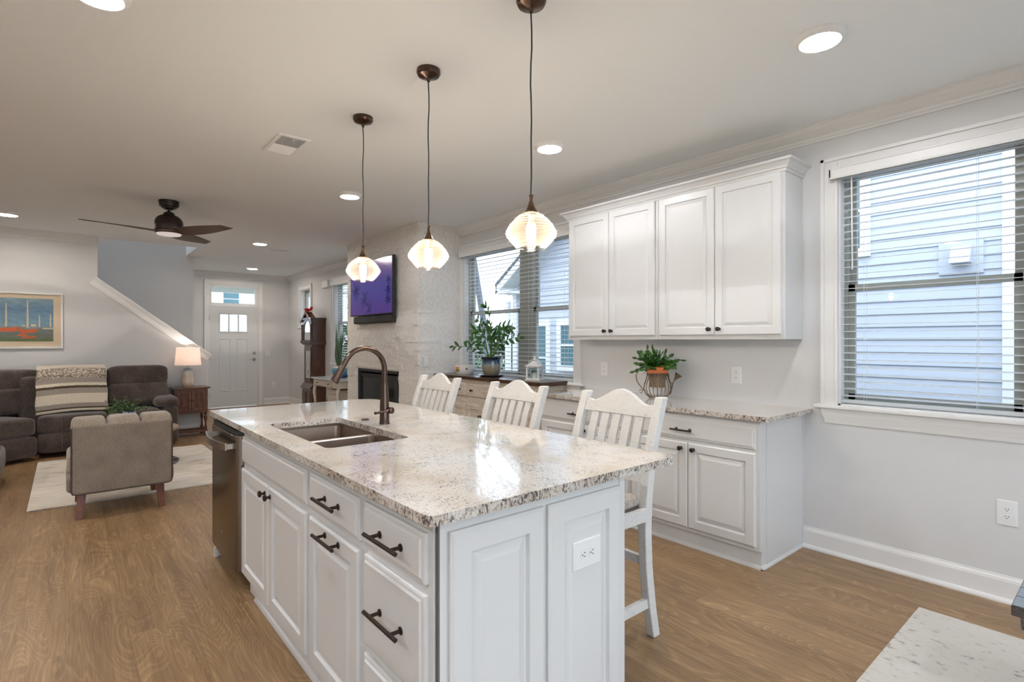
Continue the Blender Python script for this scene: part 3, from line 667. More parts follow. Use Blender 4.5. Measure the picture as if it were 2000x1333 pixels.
MB().box(XN - 0.03, XN + 0.05, 7.56, 7.67, -0.45, 2.35).build('corner_board', 'house_white', nh)
MB().box(XN - 0.11, XN - 0.03, 7.70, 7.80, -0.45, 2.1).build('downspout', 'house_white', nh, bevel=0.01)
for y0, y1, z0, z1 in ((6.66, 7.30, 0.4, 1.72), (5.45, 6.48, 0.85, 1.72), (1.84, 2.75, 2.25, 3.25)):
    w_ = MB(); wall_x(w_, XN - 0.045, XN - 0.005, y0, y1, z0, z1, [(y0 + 0.09, y1 - 0.09, z0 + 0.09, z1 - 0.1)])
    w_.box(XN - 0.04, XN - 0.02, y0 + 0.09, y1 - 0.09, (z0 + z1) / 2 - 0.02, (z0 + z1) / 2 + 0.02)
    w_ = w_.build('window', 'house_white', nh); MB().box(XN - 0.025, XN - 0.018, y0 + 0.09, y1 - 0.09, z0 + 0.09, z1 - 0.1).build('pane', 'house_glass', w_)
v = MB(); v.box(XN - 0.03, XN, 0.94, 1.27, 1.99, 2.31); v.prism([(XN - 0.03, 2.245), (XN - 0.06, 2.245), (XN - 0.16, 2.085), (XN - 0.03, 2.085)], 'y', 1.02, 1.17)
v.build('vent_hood', 'siding', nh)
hf = thing('neighbour_house', 'white house across the street seen through the transom over the front door', 'house', (9, 34, -0.45))
MB().box(1, 22, 34, 42, -0.45, 6.5).build('wall', 'house_white', hf)
MB().prism([(33.5, 6.4), (42.5, 6.4), (38, 9.5)], 'x', 0.5, 22.5).build('roof', 'roof_shingle', hf)
for z in (3.45, 3.82): MB().box(6.95, 7.75, 33.95, 34.0, z, z + 0.3).build('window', 'house_glass', hf)
def tree(loc, H, r, seed, label, grp=None, spread=0.9, ivy=False):
    rr = random.Random(seed); root = thing('bare_tree', label, 'tree', loc, grp); q = MB()
    def br(p, d, L, rad, dep):
        pts = [p]; dd = d.copy()
        for i in range(4):
            dd = (dd + Vector((rr.uniform(-.12, .12), rr.uniform(-.12, .12), rr.uniform(-.04, .1)))).normalized(); pts.append(pts[-1] + dd * L / 4)
        q.tube(pts, [max(.011, rad * k_) for k_ in (1, .92, .84, .74, .62)], 6 if dep < 2 else 4, cap=False)
        if dep >= 5: return
        for k in range((3 if dep > 1 else 4) if dep else 15):
            i = rr.choice((1, 2, 3, 4)) if dep else rr.choice((2, 3, 3, 4, 4)); a = rr.uniform(0, 2 * PI)
            nd = (dd * rr.uniform(0.5, 0.9) + Vector((math.cos(a), math.sin(a), rr.uniform(-.1, .5))) * spread).normalized()
            br(pts[i], nd, L * rr.uniform(.45, .68), rad * rr.uniform(.34, .52), dep + 1)
    br(Vector(loc), Vector((0, 0, 1)), H * .75, r, 0)
    q.build('branches', 'bark', root)
tree((14.85, 19.2, -0.45), 15, 0.17, 1, 'thick bare tree with a pale grey trunk beyond the window with the potted plant')
tree((17.5, 19.0, -0.45), 14, 0.10, 2, 'slim bare tree behind the roof edge of the grey neighbour house')
tree((12.0, 18.0, -0.45), 11, 0.07, 3, 'young bare tree left of the thick one outside the middle window')
tree((8.2, 20.5, -0.45), 13, 0.14, 4, 'bare tree outside the window behind the snake plant')
rr = random.Random(5)
sb = thing('garden_shrub', 'low green shrub outside behind the potted plant window', 'shrub', (9.5, 12.5, -0.45)); q = MB()
for i in range(1500):
    a, b_ = rr.uniform(0, 2 * PI), rr.uniform(0, 1); p = Vector((9.5 + 1.6 * math.cos(a) * b_, 12.5 + 1.6 * math.sin(a) * b_, -0.45 + rr.uniform(0.05, 1.35) * (1.1 - b_ * .6)))
    q.leaf(p, (rr.uniform(-1, 1), rr.uniform(-1, 1), rr.uniform(-.3, 1)), (0, 0, 1), 0.14, 0.06, n=2)
q.build('leaves', 'shrub_green', sb)
hd = thing('evergreen_hedge', 'dark green evergreen hedge far behind the bare trees', 'hedge', (18, 27, -0.45)); q = MB()
for i in range(2600):
    p = Vector((rr.uniform(11, 26), rr.uniform(26, 28), -0.45 + rr.uniform(0, 2.6) ** 1.0))
    q.leaf(p, (rr.uniform(-1, 1), rr.uniform(-1, .2), rr.uniform(-.5, 1)), (0, 0, 1), 0.6, 0.35, n=2)
q.build('leaves', 'shrub_green', hd)

# ------------------------------------------------------------------ cabinet hardware
NX, NY = (-1, 0, 0), (0, -1, 0)
def bar_pull(p, parent, L=0.20, axis=(0, 1, 0), n=NX):
    p, a, n = Vector(p), Vector(axis), Vector(n); q = MB()
    q.tube([p + n * 0.036 - a * L / 2, p + n * 0.036 + a * L / 2], 0.0062, 12)
    for s_ in (-1, 1):
        b_ = p + a * (L * 0.32 * s_); q.tube([b_, b_ + n * 0.004, b_ + n * 0.006, b_ + n * 0.036], [0.0115, 0.011, 0.0055, 0.0055], 12)
    q.build('handle', 'bronze', parent)
def knob(p, parent, n=NX, r=0.0155):
    p, n = Vector(p), Vector(n); q = MB()
    q.tube([p, p + n * .003, p + n * .006, p + n * .017, p + n * .020, p + n * .027, p + n * .031, p + n * .032], [r * .75, r * .7, r * .38, r * .42, r * .95, r, r * .7, 0.0005], 16)
    q.build('knob', 'bronze', parent)
def front_x(kind, xf, y0, y1, z0, z1, parent, prof):
    return MB().rings((xf, y0, z0), (0, 1, 0), (0, 0, 1), NX, y1 - y0, z1 - z0, prof).build(kind, 'cabinet_paint', parent, smooth=False)
def outlet(c, label, u=(0, 1, 0), n=NX, horiz=False, kind='duplex', w=0.078, h=0.124, parent=None):
    c, u, n = Vector(c), Vector(u), Vector(n); v = Vector((0, 0, 1))
    if horiz: u, v = v, u
    t = thing('power_outlet' if kind == 'duplex' else 'light_switch', label, 'outlet' if kind == 'duplex' else 'switch', c)
    q = MB(); q.rings(c - u * w / 2 - v * h / 2, u, v, n, w, h, [(0, 0), (0, 0.003), (0.003, 0.0062), (0.012, 0.0068)]); q.build('cover_plate', 'outlet_plastic', t, ang=20)
    if kind == 'duplex':
        for s_ in (-1, 1):
            o = c + v * 0.0195 * s_ + n * 0.0068; r = MB(); k = []
            for i in range(20):
                a = 2 * PI * i / 20; k.append(o + u * max(-0.0145, min(0.0145, 0.0175 * math.cos(a))) + v * 0.0145 * math.sin(a))
            r.add(k + [x + n * 0.0018 for x in k], [tuple(range(20)), tuple(range(20, 40))] + [(i, (i + 1) % 20, 20 + (i + 1) % 20, 20 + i) for i in range(20)])
            r = r.build('receptacle', 'outlet_plastic', t)
            sl = MB(); o2 = o + n * 0.002
            for dx, hh in ((-0.0062, 0.0042), (0.0062, 0.0034)): sl.obox(o2 + u * dx + v * 0.003, u, v, n, 0.0011, hh, 0.0004)
            sl.lathe([(0.0024, -0.0004), (0.0024, 0.0004)], tuple(o2 - v * 0.0068), 10, 'x' if abs(n.x) > .5 else 'y'); sl.build('slots', 'slot_dark', r)
    else:
        n_ = 2 if kind == 'double' else 1
        for i in range(n_):
            o = c + u * (0.046 * (i - (n_ - 1) / 2)) + n * 0.006
            MB().obox(o, u, v, n, 0.0165, 0.033, 0.003).build('rocker', 'outlet_plastic', t, bevel=0.002)
    return t

# ------------------------------------------------------------------ kitchen island
IX, IY0 = 0.735, 1.19            # front face plane of the face frame, near end
ZT, ZB = 0.884, 0.914
def base_unit(label, y0, y1, xf=IX, depth=0.60, group=None, toe=0.07):
    t = thing('base_cabinet', label, 'cabinet', (xf, (y0 + y1) / 2, 0), group)
    q = MB(); q.box(xf, xf + depth, y0, y1, 0.105, ZT); q.box(xf + toe, xf + depth, y0, y1, 0, 0.105); q.build('body', 'cabinet_paint', t, bevel=0.0015)
    return t
def toe_strip(t, xf, y0, y1, toe):
    MB().prism([(xf + toe, 0), (xf + toe - 0.014, 0), (xf + toe - 0.014, 0.006), (xf + toe - 0.008, 0.016), (xf + toe, 0.020)], 'y', y0, y1).build('shoe_molding', 'cabinet_paint', t)
ISLX = 1.495
u1 = base_unit('white island cabinet nearest the camera with three stacked drawers', IY0 + 0.002, 1.601, toe=0.03, depth=ISLX - IX)
for z0, z1, hz in ((0.712, 0.848, 0.780), (0.398, 0.682, 0.548), (0.125, 0.372, 0.255)):
    d = front_x('drawer', IX, 1.215, 1.586, z0, z1, u1, DRAWP); bar_pull((IX - 0.019, 1.395, hz), d, 0.20)
u2 = base_unit('white island cabinet with one drawer over a pull-out door', 1.603, 2.088, toe=0.03, depth=ISLX - IX)
d = front_x('drawer', IX, 1.620, 2.070, 0.712, 0.848, u2, DRAWP); bar_pull((IX - 0.019, 1.835, 0.787), d, 0.19)
d = front_x('door', IX, 1.620, 2.070, 0.122, 0.682, u2, DOORP); bar_pull((IX - 0.019, 1.835, 0.655), d, 0.19)
u3 = base_unit('white island sink cabinet with two doors under a false drawer front', 2.090, 3.106, toe=0.03, depth=0.07)
q = MB(); q.box(IX + 0.07, ISLX, 2.09, 2.105, 0.105, ZT); q.box(IX + 0.07, ISLX, 3.09, 3.106, 0.105, ZT); q.box(ISLX - 0.03, ISLX, 2.09, 3.106, 0.105, ZT); q.box(IX + .0301, ISLX, 2.09, 2.98, 0, 0.12); q.build('carcass', 'cabinet_paint', u3)
front_x('false_front', IX, 2.108, 3.088, 0.712, 0.848, u3, DRAWP)
d = front_x('door', IX, 2.108, 2.602, 0.122, 0.682, u3, DOORP); knob((IX - 0.019, 2.565, 0.642), d)
d = front_x('door', IX, 2.612, 3.088, 0.122, 0.682, u3, DOORP); knob((IX - 0.019, 2.648, 0.642), d)
for t_, a, b_ in ((u1, 1.18, 1.601), (u2, 1.603, 2.088), (u3, 2.09, 2.98)):
    toe_strip(t_, IX, a, b_, 0.03)
# near end: two raised panels and the bar-side back
ep = thing('island_end_panel', 'white panelled near end of the island with two tall raised panels', 'cabinet panel', (1.12, IY0, 0))
q = MB(); q.box(IX + 0.012, ISLX + 0.014, IY0 - 0.010, IY0, 0.0, ZT - 0.001); q.build('backing', 'cabinet_paint', ep, bevel=0.001)
MB().box(IX + 0.006, IX + 0.0115, IY0 - 0.0105, IY0, 0.0, ZT - 0.001).build('joint', 'seam_dark', ep)
PP = [(0, 0), (0, 0.011), (0.009, 0.017), (0.064, 0.017), (0.068, 0.004), (0.075, 0.003), (0.104, 0.014), (0.106, 0.014)]
for a, b_ in ((0.772, 1.112), (1.130, 1.475)):
    MB().rings((a, IY0 - 0.010, 0.118), (1, 0, 0), (0, 0, 1), NY, b_ - a, 0.735, PP).build('raised_panel', 'cabinet_paint', ep, smooth=False)
q = MB(); q.box(ISLX - 0.012, ISLX + 0.016, IY0 - 0.014, IY0 + 0.0, 0, ZT - 0.001); q.build('corner_strip', 'cabinet_paint', ep, bevel=0.002)
tag(MB().box(ISLX + 0.0005, ISLX + 0.016, IY0 + 0.001, 3.744, 0.0, ZT - 0.001).build('island_back_panel', 'cabinet_paint', None), 'long plain white panel on the stool side of the island', 'cabinet panel')
fp = thing('island_end_panel', 'white plain far end panel of the island beside the dishwasher', 'cabinet panel', (1.12, 3.75, 0))
q = MB(); q.box(IX, ISLX, 3.745, 3.765, 0.0, ZT - 0.001); q.box(IX - 0.02, IX, 3.735, 3.765, 0.0, 0.06); q.build('side_panel', 'cabinet_paint', fp, bevel=0.002)
outlet((1.298, IY0 - 0.0235, 0.667), 'white power outlet turned sideways on the end of the island', u=(1, 0, 0), n=NY, horiz=True, w=0.092, h=0.132)

# dishwasher
dw = thing('dishwasher', 'stainless steel dishwasher at the far end of the island', 'dishwasher', (IX, 3.42, 0)); DX = IX - 0.040; D0, D1 = 3.118, 3.735
q = MB(); q.box(IX + 0.01, IX + 0.55, D0, D1, 0.10, ZT - 0.012); q.build('tub', 'black_gap', dw)
pts = [(IX + 0.008, D0), (IX - 0.012, D0), (DX + 0.004, D0 + 0.012), (DX - 0.002, D0 + 0.05), (DX - 0.006, 3.42), (DX - 0.002, D1 - 0.05), (DX + 0.004, D1 - 0.012), (IX - 0.012, D1), (IX + 0.008, D1)]
q = MB().prism(pts, 'z', 0.115, 0.845); q.build('door', 'stainless', dw, bevel=0.003)
MB().prism([(IX + .008, D0 + .004), (DX + .012, D0 + .01), (DX + .012, D1 - .01), (IX + .008, D1 - .004)], 'z', 0.845, 0.868).build('control_strip', 'black_gap', dw)
hp = [(DX - 0.001, D1 - 0.07, 0.787)] + [(DX - 0.062 - 0.012 * math.sin(PI * i / 10), D1 - 0.075 - (D1 - D0 - 0.15) * i / 10, 0.787) for i in range(11)] + [(DX - 0.001, D0 + 0.07, 0.787)]
h_ = MB()
hb = [(DX - 0.040 - 0.030 * math.sin(PI * i / 14), D1 - 0.05 - (D1 - D0 - 0.10) * i / 14) for i in range(15)]
h_.prism([(x, y) for x, y in hb] + [(x + 0.010, y) for x, y in hb[::-1]], 'z', 0.765, 0.805)
for y in (D1 - 0.062, D0 + 0.050): h_.box(DX - 0.035, DX + 0.004, y, y + 0.012, 0.770, 0.800)
h_.build('handle', 'steel_bright', dw, bevel=0.002)
MB().lathe([(0, -0.0008), (0.011, -0.0008), (0.011, 0.0008), (0, 0.0008)], (DX - 0.006, 3.42, 0.255), 24, 'x').build('badge', 'nickel', dw)
MB().box(IX + 0.10, IX + 0.5, D0, D1, 0.0, 0.10).build('toe_kick', 'black_gap', dw)

# worktops
def slab(name, outer, hole, z0, z1, label):
    bm = bmesh.new()
    def loop(ps, z):
        vs = [bm.verts.new((p[0], p[1], z)) for p in ps]; return [bm.edges.new((vs[i], vs[(i + 1) % len(vs)])) for i in range(len(vs))]
    es = loop(outer, z1) + (loop(hole, z1) if hole else [])
    r = bmesh.ops.triangle_fill(bm, use_beauty=True, use_dissolve=False, edges=es, normal=(0, 0, 1))
    fs = [g for g in bm.faces]
    ex = bmesh.ops.extrude_face_region(bm, geom=fs); vs = [g for g in ex['geom'] if isinstance(g, bmesh.types.BMVert)]
    bmesh.ops.translate(bm, verts=vs, vec=(0, 0, z0 - z1)); bmesh.ops.recalc_face_normals(bm, faces=bm.faces)
    for f in bm.faces: f.material_index = 1 if abs(f.normal.z) < 0.5 else 0
    me = bpy.data.meshes.new(name); bm.to_mesh(me); bm.free(); me.materials.append(MAT['granite']); me.materials.append(MAT['granite_edge'])
    me.shade_smooth(); me.set_sharp_from_angle(angle=R(35))
    o = bpy.data.objects.new(name, me); C.objects.link(o)
    b_ = o.modifiers.new('bevel', 'BEVEL'); b_.width = 0.004; b_.segments = 2; b_.limit_method = 'ANGLE'; b_.angle_limit = R(50); b_.material = 1; b_.harden_normals = True
    return tag(o, label, 'countertop')
def rrect(x0, x1, y0, y1, rad):      # rad: radii at (x0,y0),(x1,y0),(x1,y1),(x0,y1)
    out = []
    for (cx, cy, sx, sy, a0), r in zip(((x0, y0, 1, 1, 180), (x1, y0, -1, 1, 270), (x1, y1, -1, -1, 0), (x0, y1, 1, -1, 90)), rad):
        for i in range(7):
            a = R(a0 + 90 * i / 6); out.append((cx + sx * r + r * math.cos(a), cy + sy * r + r * math.sin(a)))
    return out
slab('countertop', rrect(0.698, 1.803, 1.152, 3.818, (0.022, 0.035, 0.14, 0.03)), rrect(0.822, 1.208, 2.155, 2.985, (0.03,) * 4)[::-1], ZT, ZB, 'speckled white granite worktop on the island around the sink')
slab('countertop', rrect(3.092, XW - 0.001, 1.385, 3.36, (0.02, 0.002, 0.002, 0.02)), None, ZT, ZB, 'speckled granite worktop on the cabinets along the window wall')
# undermount double sink
sk = thing('sink', 'stainless double bowl sink set under the island granite', 'sink', (1.015, 2.57, 0.70))
q = MB()
for y0, y1 in ((2.150, 2.555), (2.585, 2.990)):
    a = rrect(0.817, 1.213, y0, y1, (0.03,) * 4); n = len(a); b_ = [((x - 1.015) * .95 + 1.015, (y - (y0 + y1) / 2) * .95 + (y0 + y1) / 2) for x, y in a]
    q.add([(x, y, 0.868) for x, y in a] + [(x, y, 0.70) for x, y in b_], [(i, n + i, n + (i + 1) % n, (i + 1) % n) for i in range(n)] + [tuple(range(n, 2 * n))])
q.build('bowl', 'sink_steel', sk)
q = MB(); q.box(0.815, 1.215, 2.5555, 2.5845, 0.860, 0.872); q.build('divider', 'sink_rim', sk, bevel=0.005)
q = MB(); q.box(0.80, 0.817, 2.14, 3.0, 0.86, 0.8835); q.box(1.213, 1.23, 2.14, 3.0, 0.86, 0.8835); q.box(0.817, 1.213, 2.135, 2.150, 0.86, 0.8835); q.box(0.817, 1.213, 2.990, 3.005, 0.86, 0.8835); q.build('rim', 'sink_steel', sk)
for y in (2.352, 2.787): MB().lathe([(0, 0.002), (0.035, 0.002), (0.042, 0.004), (0.042, 0)], (1.015, y, 0.70), 24).build('drain', 'nickel', sk)
# faucet
FX, FY = 1.300, 2.598
fc = thing('faucet', 'dark bronze gooseneck kitchen faucet on the island', 'faucet', (FX, FY, ZB))
q = MB(); q.lathe([(0, 0), (0.0275, 0), (0.0275, 0.006), (0.0255, 0.010), (0.0245, 0.09), (0.0235, 0.11), (0.0175, 0.205), (0.0165, 0.215), (0.0, 0.216)], (FX, FY, ZB), 28); q.build('body', 'bronze_faucet', fc)
path = [(FX, FY, ZB + 0.21), (FX, FY, 1.195)] + arc((FX - 0.112, FY, 1.205), 0.112, 0, 150, 16) + [(1.070, FY, 1.215)]
path[-1] = (path[-2][0] - 0.020, FY, path[-2][2] - 0.034)
MB().tube(path, 0.0140, 16).build('neck', 'bronze_faucet', fc)
e0 = Vector(path[-1]); dd = Vector((-0.50, 0, -0.866)).normalized()
MB().tube([e0, e0 + dd * .004, e0 + dd * .02, e0 + dd * .06, e0 + dd * .088, e0 + dd * .092], [0.0150, 0.0165, 0.0175, 0.0205, 0.0225, 0.017], 20).build('spray_head', 'bronze_faucet', fc)
q = MB(); q.tube([(FX + .004, FY - 0.012, 0.988), (FX + .014, FY - 0.034, 0.988), (FX + .020, FY - 0.050, 0.988), (FX + .022, FY - 0.054, 0.988)], [0.013, 0.017, 0.0175, 0.012], 16)
q.tube([(FX + .012, FY - 0.040, 0.988), (FX - 0.04, FY - 0.055, 0.986), (FX - 0.085, FY - 0.062, 0.984)], [0.0065, 0.0055, 0.0075], 12); q.build('lever', 'bronze_faucet', fc)
t_ = thing('air_switch', 'small round dark button in the granite beside the faucet', 'button', (1.284, 2.80, ZB))
MB().lathe([(0, 0.001), (0.011, 0.001), (0.013, 0.006), (0.020, 0.005), (0.022, 0)], (1.284, 2.80, ZB), 24).build('ring', 'bronze', t_); MB().lathe([(0, 0.0045), (0.009, 0.004), (0.011, 0.001)], (1.284, 2.80, ZB), 20).build('button_cap', 'nickel', t_)

# ------------------------------------------------------------------ window wall cabinets
BX = 3.132
for k, (y0, y1, lab) in enumerate(((1.449, 2.385, 'white base cabinet under the right half of the wall worktop, nearest its end'), (2.387, 3.33, 'white base cabinet under the left half of the wall worktop, behind the stools'))):
    t = base_unit(lab, y0, y1, BX, XW - BX - 0.001, toe=0.02); toe_strip(t, BX, y0 - (0.014 if not k else 0), y1, 0.02)
    ym = (y0 + y1) / 2
    d = front_x('drawer', BX, y0 + 0.022, y1 - 0.022, 0.710, 0.846, t, DRAWP); bar_pull((BX - 0.019, ym + 0.03, 0.772), d, 0.155)
    d = front_x('door', BX, y0 + 0.022, ym - 0.002, 0.132, 0.690, t, DOORP); knob((BX - 0.019, ym - 0.045, 0.650), d)
    d = front_x('door', BX, ym + 0.002, y1 - 0.022, 0.132, 0.690, t, DOORP); knob((BX - 0.019, ym + 0.045, 0.650), d)
    if k == 0:
        q = MB(); q.box(BX + 0.075, XW - 0.012, y0 - 0.004, y0, 0.0, ZT - 0.001); q.build('end_skin', 'cabinet_paint', t)
        q = MB(); q.box(XW - 0.022, XW - 0.001, y0 - 0.012, y0, 0.0, ZT - 0.001); q.prism([(y0, 0), (y0 - 0.014, 0), (y0 - 0.014, 0.006), (y0 - 0.008, 0.016), (y0, 0.020)], 'x', BX + 0.006, XW - 0.03); q.build('scribe_strip', 'cabinet_paint', t)
UX = 3.475; UPP = [(0, 0), (0, 0.013), (0.006, 0.019), (0.054, 0.019), (0.058, 0.011), (0.063, 0.0105), (0.084, 0.017)]
for k, (y0, y1, lab) in enumerate(((1.449, 2.388, 'white two-door wall cabinet on the right, above the taller outlet'), (2.390, 3.33, 'white two-door wall cabinet on the left, beside the blinds'))):
    t = thing('wall_cabinet', lab, 'cabinet', (UX, (y0 + y1) / 2, 1.367)); ym = (y0 + y1) / 2
    MB().box(UX, XW - 0.001, y0, y1, 1.367, 2.462).build('body', 'cabinet_paint', t, bevel=0.0015)
    d = front_x('door', UX, y0 + 0.020, ym - 0.002, 1.397, 2.432, t, UPP); knob((UX - 0.019, ym - 0.036, 1.438), d)
    d = front_x('door', UX, ym + 0.002, y1 - 0.020, 1.397, 2.432, t, UPP); knob((UX - 0.019, ym + 0.036, 1.438), d)
cc = MB(); CP = [(0, 2.430), (0.006, 2.430), (0.010, 2.438), (0.012, 2.446), (0.020, 2.450), (0.024, 2.462), (0.042, 2.484), (0.058, 2.492), (0.060, 2.505), (0, 2.505)]
n = len(CP); vs = []
for x, y in ((XW - 0.001, 3.33), (UX, 3.33), (UX, 1.449), (XW - 0.001, 1.449)):
    for d_, h in CP:
        sx = -d_ if x == UX else 0; sy = d_ if y == 3.33 else -d_; vs.append((x + sx, y + sy, h))
fs = []
for s_ in range(3):
    for i in range(n): k = (i + 1) % n; fs.append((s_ * n + i, s_ * n + k, (s_ + 1) * n + k, (s_ + 1) * n + i))
fs += [tuple(range(n)), tuple(range(3 * n, 4 * n))[::-1]]
tag(cc.add(vs, fs).build('crown_molding', 'cabinet_paint', None, ang=12), 'white stepped crown molding running along the top of the wall cabinets', 'molding')

outlet((XW, 3.136, 1.102), 'white power outlet under the wall cabinets, beside the window casing')
outlet((XW, 1.900, 1.106), 'white power outlet under the wall cabinets, right of the cactus planter')
outlet((XW, 0.450, 0.463), 'white power outlet low on the wall under the right window', w=0.082, h=0.130)
outlet((3.236, YS0 - 0.02, 1.11), 'white switch on the short side of the stone chimney', u=(1, 0, 0), n=NY, kind='single', w=0.07, h=0.118)
outlet((3.300, YF, 1.083), 'white double switch on the wall right of the front door', u=(1, 0, 0), n=NY, kind='double', w=0.125, h=0.125)
outlet((3.414, YF, 0.42), 'white power outlet low on the wall right of the front door', u=(1, 0, 0), n=NY, kind='duplex')

# ------------------------------------------------------------------ bar stools
def make_stool():
    t = thing('bar_stool', '', 'bar stool'); W2 = 0.252
    back = [(0.375, 0), (0.345, 0.14), (0.318, 0.33), (0.310, 0.50), (0.316, 0.62), (0.335, 0.76), (0.370, 0.90), (0.425, 1.05), (0.440, 1.092)]
    def bx(z):
        for (x0, z0), (x1, z1) in zip(back, back[1:]):
            if z <= z1: return x0 + (x1 - x0) * (z - z0) / (z1 - z0)
        return back[-1][0]
    zs = [i * 1.092 / 26 for i in range(27)]
    for s_ in (-1, 1):
        y0, y1 = sorted((s_ * W2, s_ * (W2 - 0.044)))
        poly = [(bx(z) - 0.024, z) for z in zs] + [(bx(z) + 0.024, z) for z in zs[::-1]]
        MB().prism(poly, 'y', y0, y1).build('rear_leg', 'worn_white', t, bevel=0.006)
        MB().prism([(-0.055, 0), (-0.020, 0), (-0.005, 0.60), (-0.060, 0.60)], 'y', y0, y1).build('front_leg', 'worn_white', t, bevel=0.004)
        MB().box(-0.01, bx(.57) - 0.02, s_ * (W2 - 0.010) - 0.011, s_ * (W2 - 0.010) + 0.011, 0.545, 0.605).build('apron', 'worn_white', t, bevel=0.002)
        MB().obox((0.16, s_ * (W2 - 0.022), 0.165), (1, 0, 0), (0, 1, 0), (0, 0, 1), 0.185, 0.011, 0.022).build('stretcher', 'worn_white', t, bevel=0.002)
    MB().box(-0.045, -0.022, -W2 + .04, W2 - .04, 0.545, 0.605).build('apron', 'worn_white', t, bevel=0.002)
    MB().box(bx(.57) - 0.012, bx(.57) + 0.012, -W2 + .04, W2 - .04, 0.545, 0.605).build('apron', 'worn_white', t, bevel=0.002)
    MB().box(-0.048, -0.020, -W2 + .04, W2 - .04, 0.20, 0.25).build('footrest', 'worn_white', t, bevel=0.002)
    MB().box(bx(.355) - 0.012, bx(.355) + 0.012, -W2 + .04, W2 - .04, 0.335, 0.375).build('stretcher', 'worn_white', t, bevel=0.002)
    MB().pillow((0.125, 0, 0.628), (0.19, W2 - 0.035, 0.036), 0.55, 0.22, 36, 12).build('seat_cushion', 'stool_linen', t)
    # crest rail: camel-back top
    n = 32; f0 = []; WI = W2 - 0.044
    for i in range(n + 1):
        y = -WI + 2 * WI * i / n; q = abs(y) / WI
        e_ = min(1, max(0, (0.80 - q) / 0.80)); zt = 1.049 + 0.067 * (e_ * e_ * (3 - 2 * e_)) ** 0.85 + 0.010 * max(0, (q - 0.80) / 0.20) ** 2; f0.append((y, zt))
    vs = []; 
    for y, zt in f0:
        for z in (0.995, zt): vs += [(bx(z) - 0.013, y, z), (bx(z) + 0.013, y, z)]
    fs = []
    for i in range(n):
        a = 4 * i; b_ = a + 4; fs += [(a, a + 2, b_ + 2, b_), (a + 1, b_ + 1, b_ + 3, a + 3), (a + 2, a + 3, b_ + 3, b_ + 2), (a, b_, b_ + 1, a + 1)]
    fs += [(0, 1, 3, 2), (4 * n, 4 * n + 2, 4 * n + 3, 4 * n + 1)]
    MB().add(vs, fs).build('crest_rail', 'worn_white', t, bevel=0.003)
    MB().prism([(bx(.705) - 0.014, 0.705), (bx(.705) + 0.012, 0.705), (bx(.755) + 0.012, 0.755), (bx(.755) - 0.014, 0.755)], 'y', -WI, WI).build('lower_rail', 'worn_white', t, bevel=0.003)
    for k in range(5):
        y = (k - 2) * 0.0685; zz = [0.75 + 0.25 * i / 6 for i in range(7)]
        poly = [(bx(z) - 0.007, z) for z in zz] + [(bx(z) + 0.007, z) for z in zz[::-1]]
        MB().prism(poly, 'y', y - 0.0235, y + 0.0235).build('back_slat', 'worn_white', t, bevel=0.002)
    return t
st0 = make_stool()
for k, (y, lab) in enumerate(((1.682, 'worn white slatted bar stool nearest the camera, its leg showing below the worktop'), (2.478, 'worn white slatted bar stool, middle one of three along the island'), (3.372, 'worn white slatted bar stool farthest along the island, next to the stone chimney'))):
    s_ = st0 if k == 0 else copy_tree(st0)
    s_.location = (1.700, y, 0); s_['label'] = lab; s_['group'] = 'bar stools along the island'

# ------------------------------------------------------------------ pendants, downlights, fan, vents
def make_pendant():
    t = thing('pendant_light', '', 'pendant lamp'); ZC = CZ - 1.727
    MB().lathe([(0, ZC), (0.060, ZC), (0.061, ZC - 0.018), (0.054, ZC - 0.030), (0.030, ZC - 0.038), (0.012, ZC - 0.044), (0.007, ZC - 0.060), (0, ZC - 0.061)][::-1], (0, 0, 0), 36).build('canopy', 'bronze_faucet', t)
    pts = [(0.0022 * math.sin(i * 1.7), 0.0022 * math.cos(i * 1.1), 0.22 + (ZC - 0.27) * i / 10) for i in range(11)]
    MB().tube(pts, 0.0032, 8).build('cord', 'rubber_black', t)
    q = MB(); q.pillow((0, 0, 0.215), (0.0095, 0.0095, 0.0095), 1, 1, 16, 10); q.lathe([(0.0045, 0.210), (0.0075, 0.205), (0.0075, 0.198), (0.010, 0.190), (0.0155, 0.172), (0.0215, 0.158), (0.030, 0.147), (0.029, 0.145), (0, 0.146)], (0, 0, 0), 28); q.build('socket_cone', 'bronze_pendant', t)
    prof = []; key = [(0.0295, 0.146), (0.046, 0.138), (0.068, 0.119), (0.087, 0.097), (0.0995, 0.075), (0.1025, 0.062), (0.098, 0.049), (0.083, 0.030), (0.064, 0.010), (0.055, 0.0)]
    tot = 110
    for i in range(tot + 1):
        u = i / tot * (len(key) - 1); k = min(int(u), len(key) - 2); f = u - k
        r = key[k][0] * (1 - f) + key[k + 1][0] * f; h = key[k][1] * (1 - f) + key[k + 1][1] * f
        prof.append((r + 0.0024 * math.cos(2 * PI * h / 0.0122), h))
    n = len(prof); q = MB(); seg = 48; vs = []; fs = []
    for j in range(seg):
        a = 2 * PI * j / seg
        for r, h in prof: vs.append((r * math.cos(a), r * math.sin(a), h))
    for j in range(seg):
        k = (j + 1) % seg
        for i in range(n - 1): fs.append((j * n + i, k * n + i, k * n + i + 1, j * n + i + 1))
    q.add(vs, fs).build('glass_shade', 'ribbed_glass', t, ang=80)
    b_ = MB().lathe([(0.012, 0.146), (0.012, 0.118), (0.013, 0.112), (0.016, 0.10)], (0, 0, 0), 16).build('bulb_base', 'nickel', t)
    MB().lathe([(0, 0.112), (0.012, 0.108), (0.019, 0.09), (0.019, 0.05), (0.012, 0.034), (0, 0.028)], (0, 0, 0), 20).build('bulb', 'filament', t)
    return t
pd0 = make_pendant()
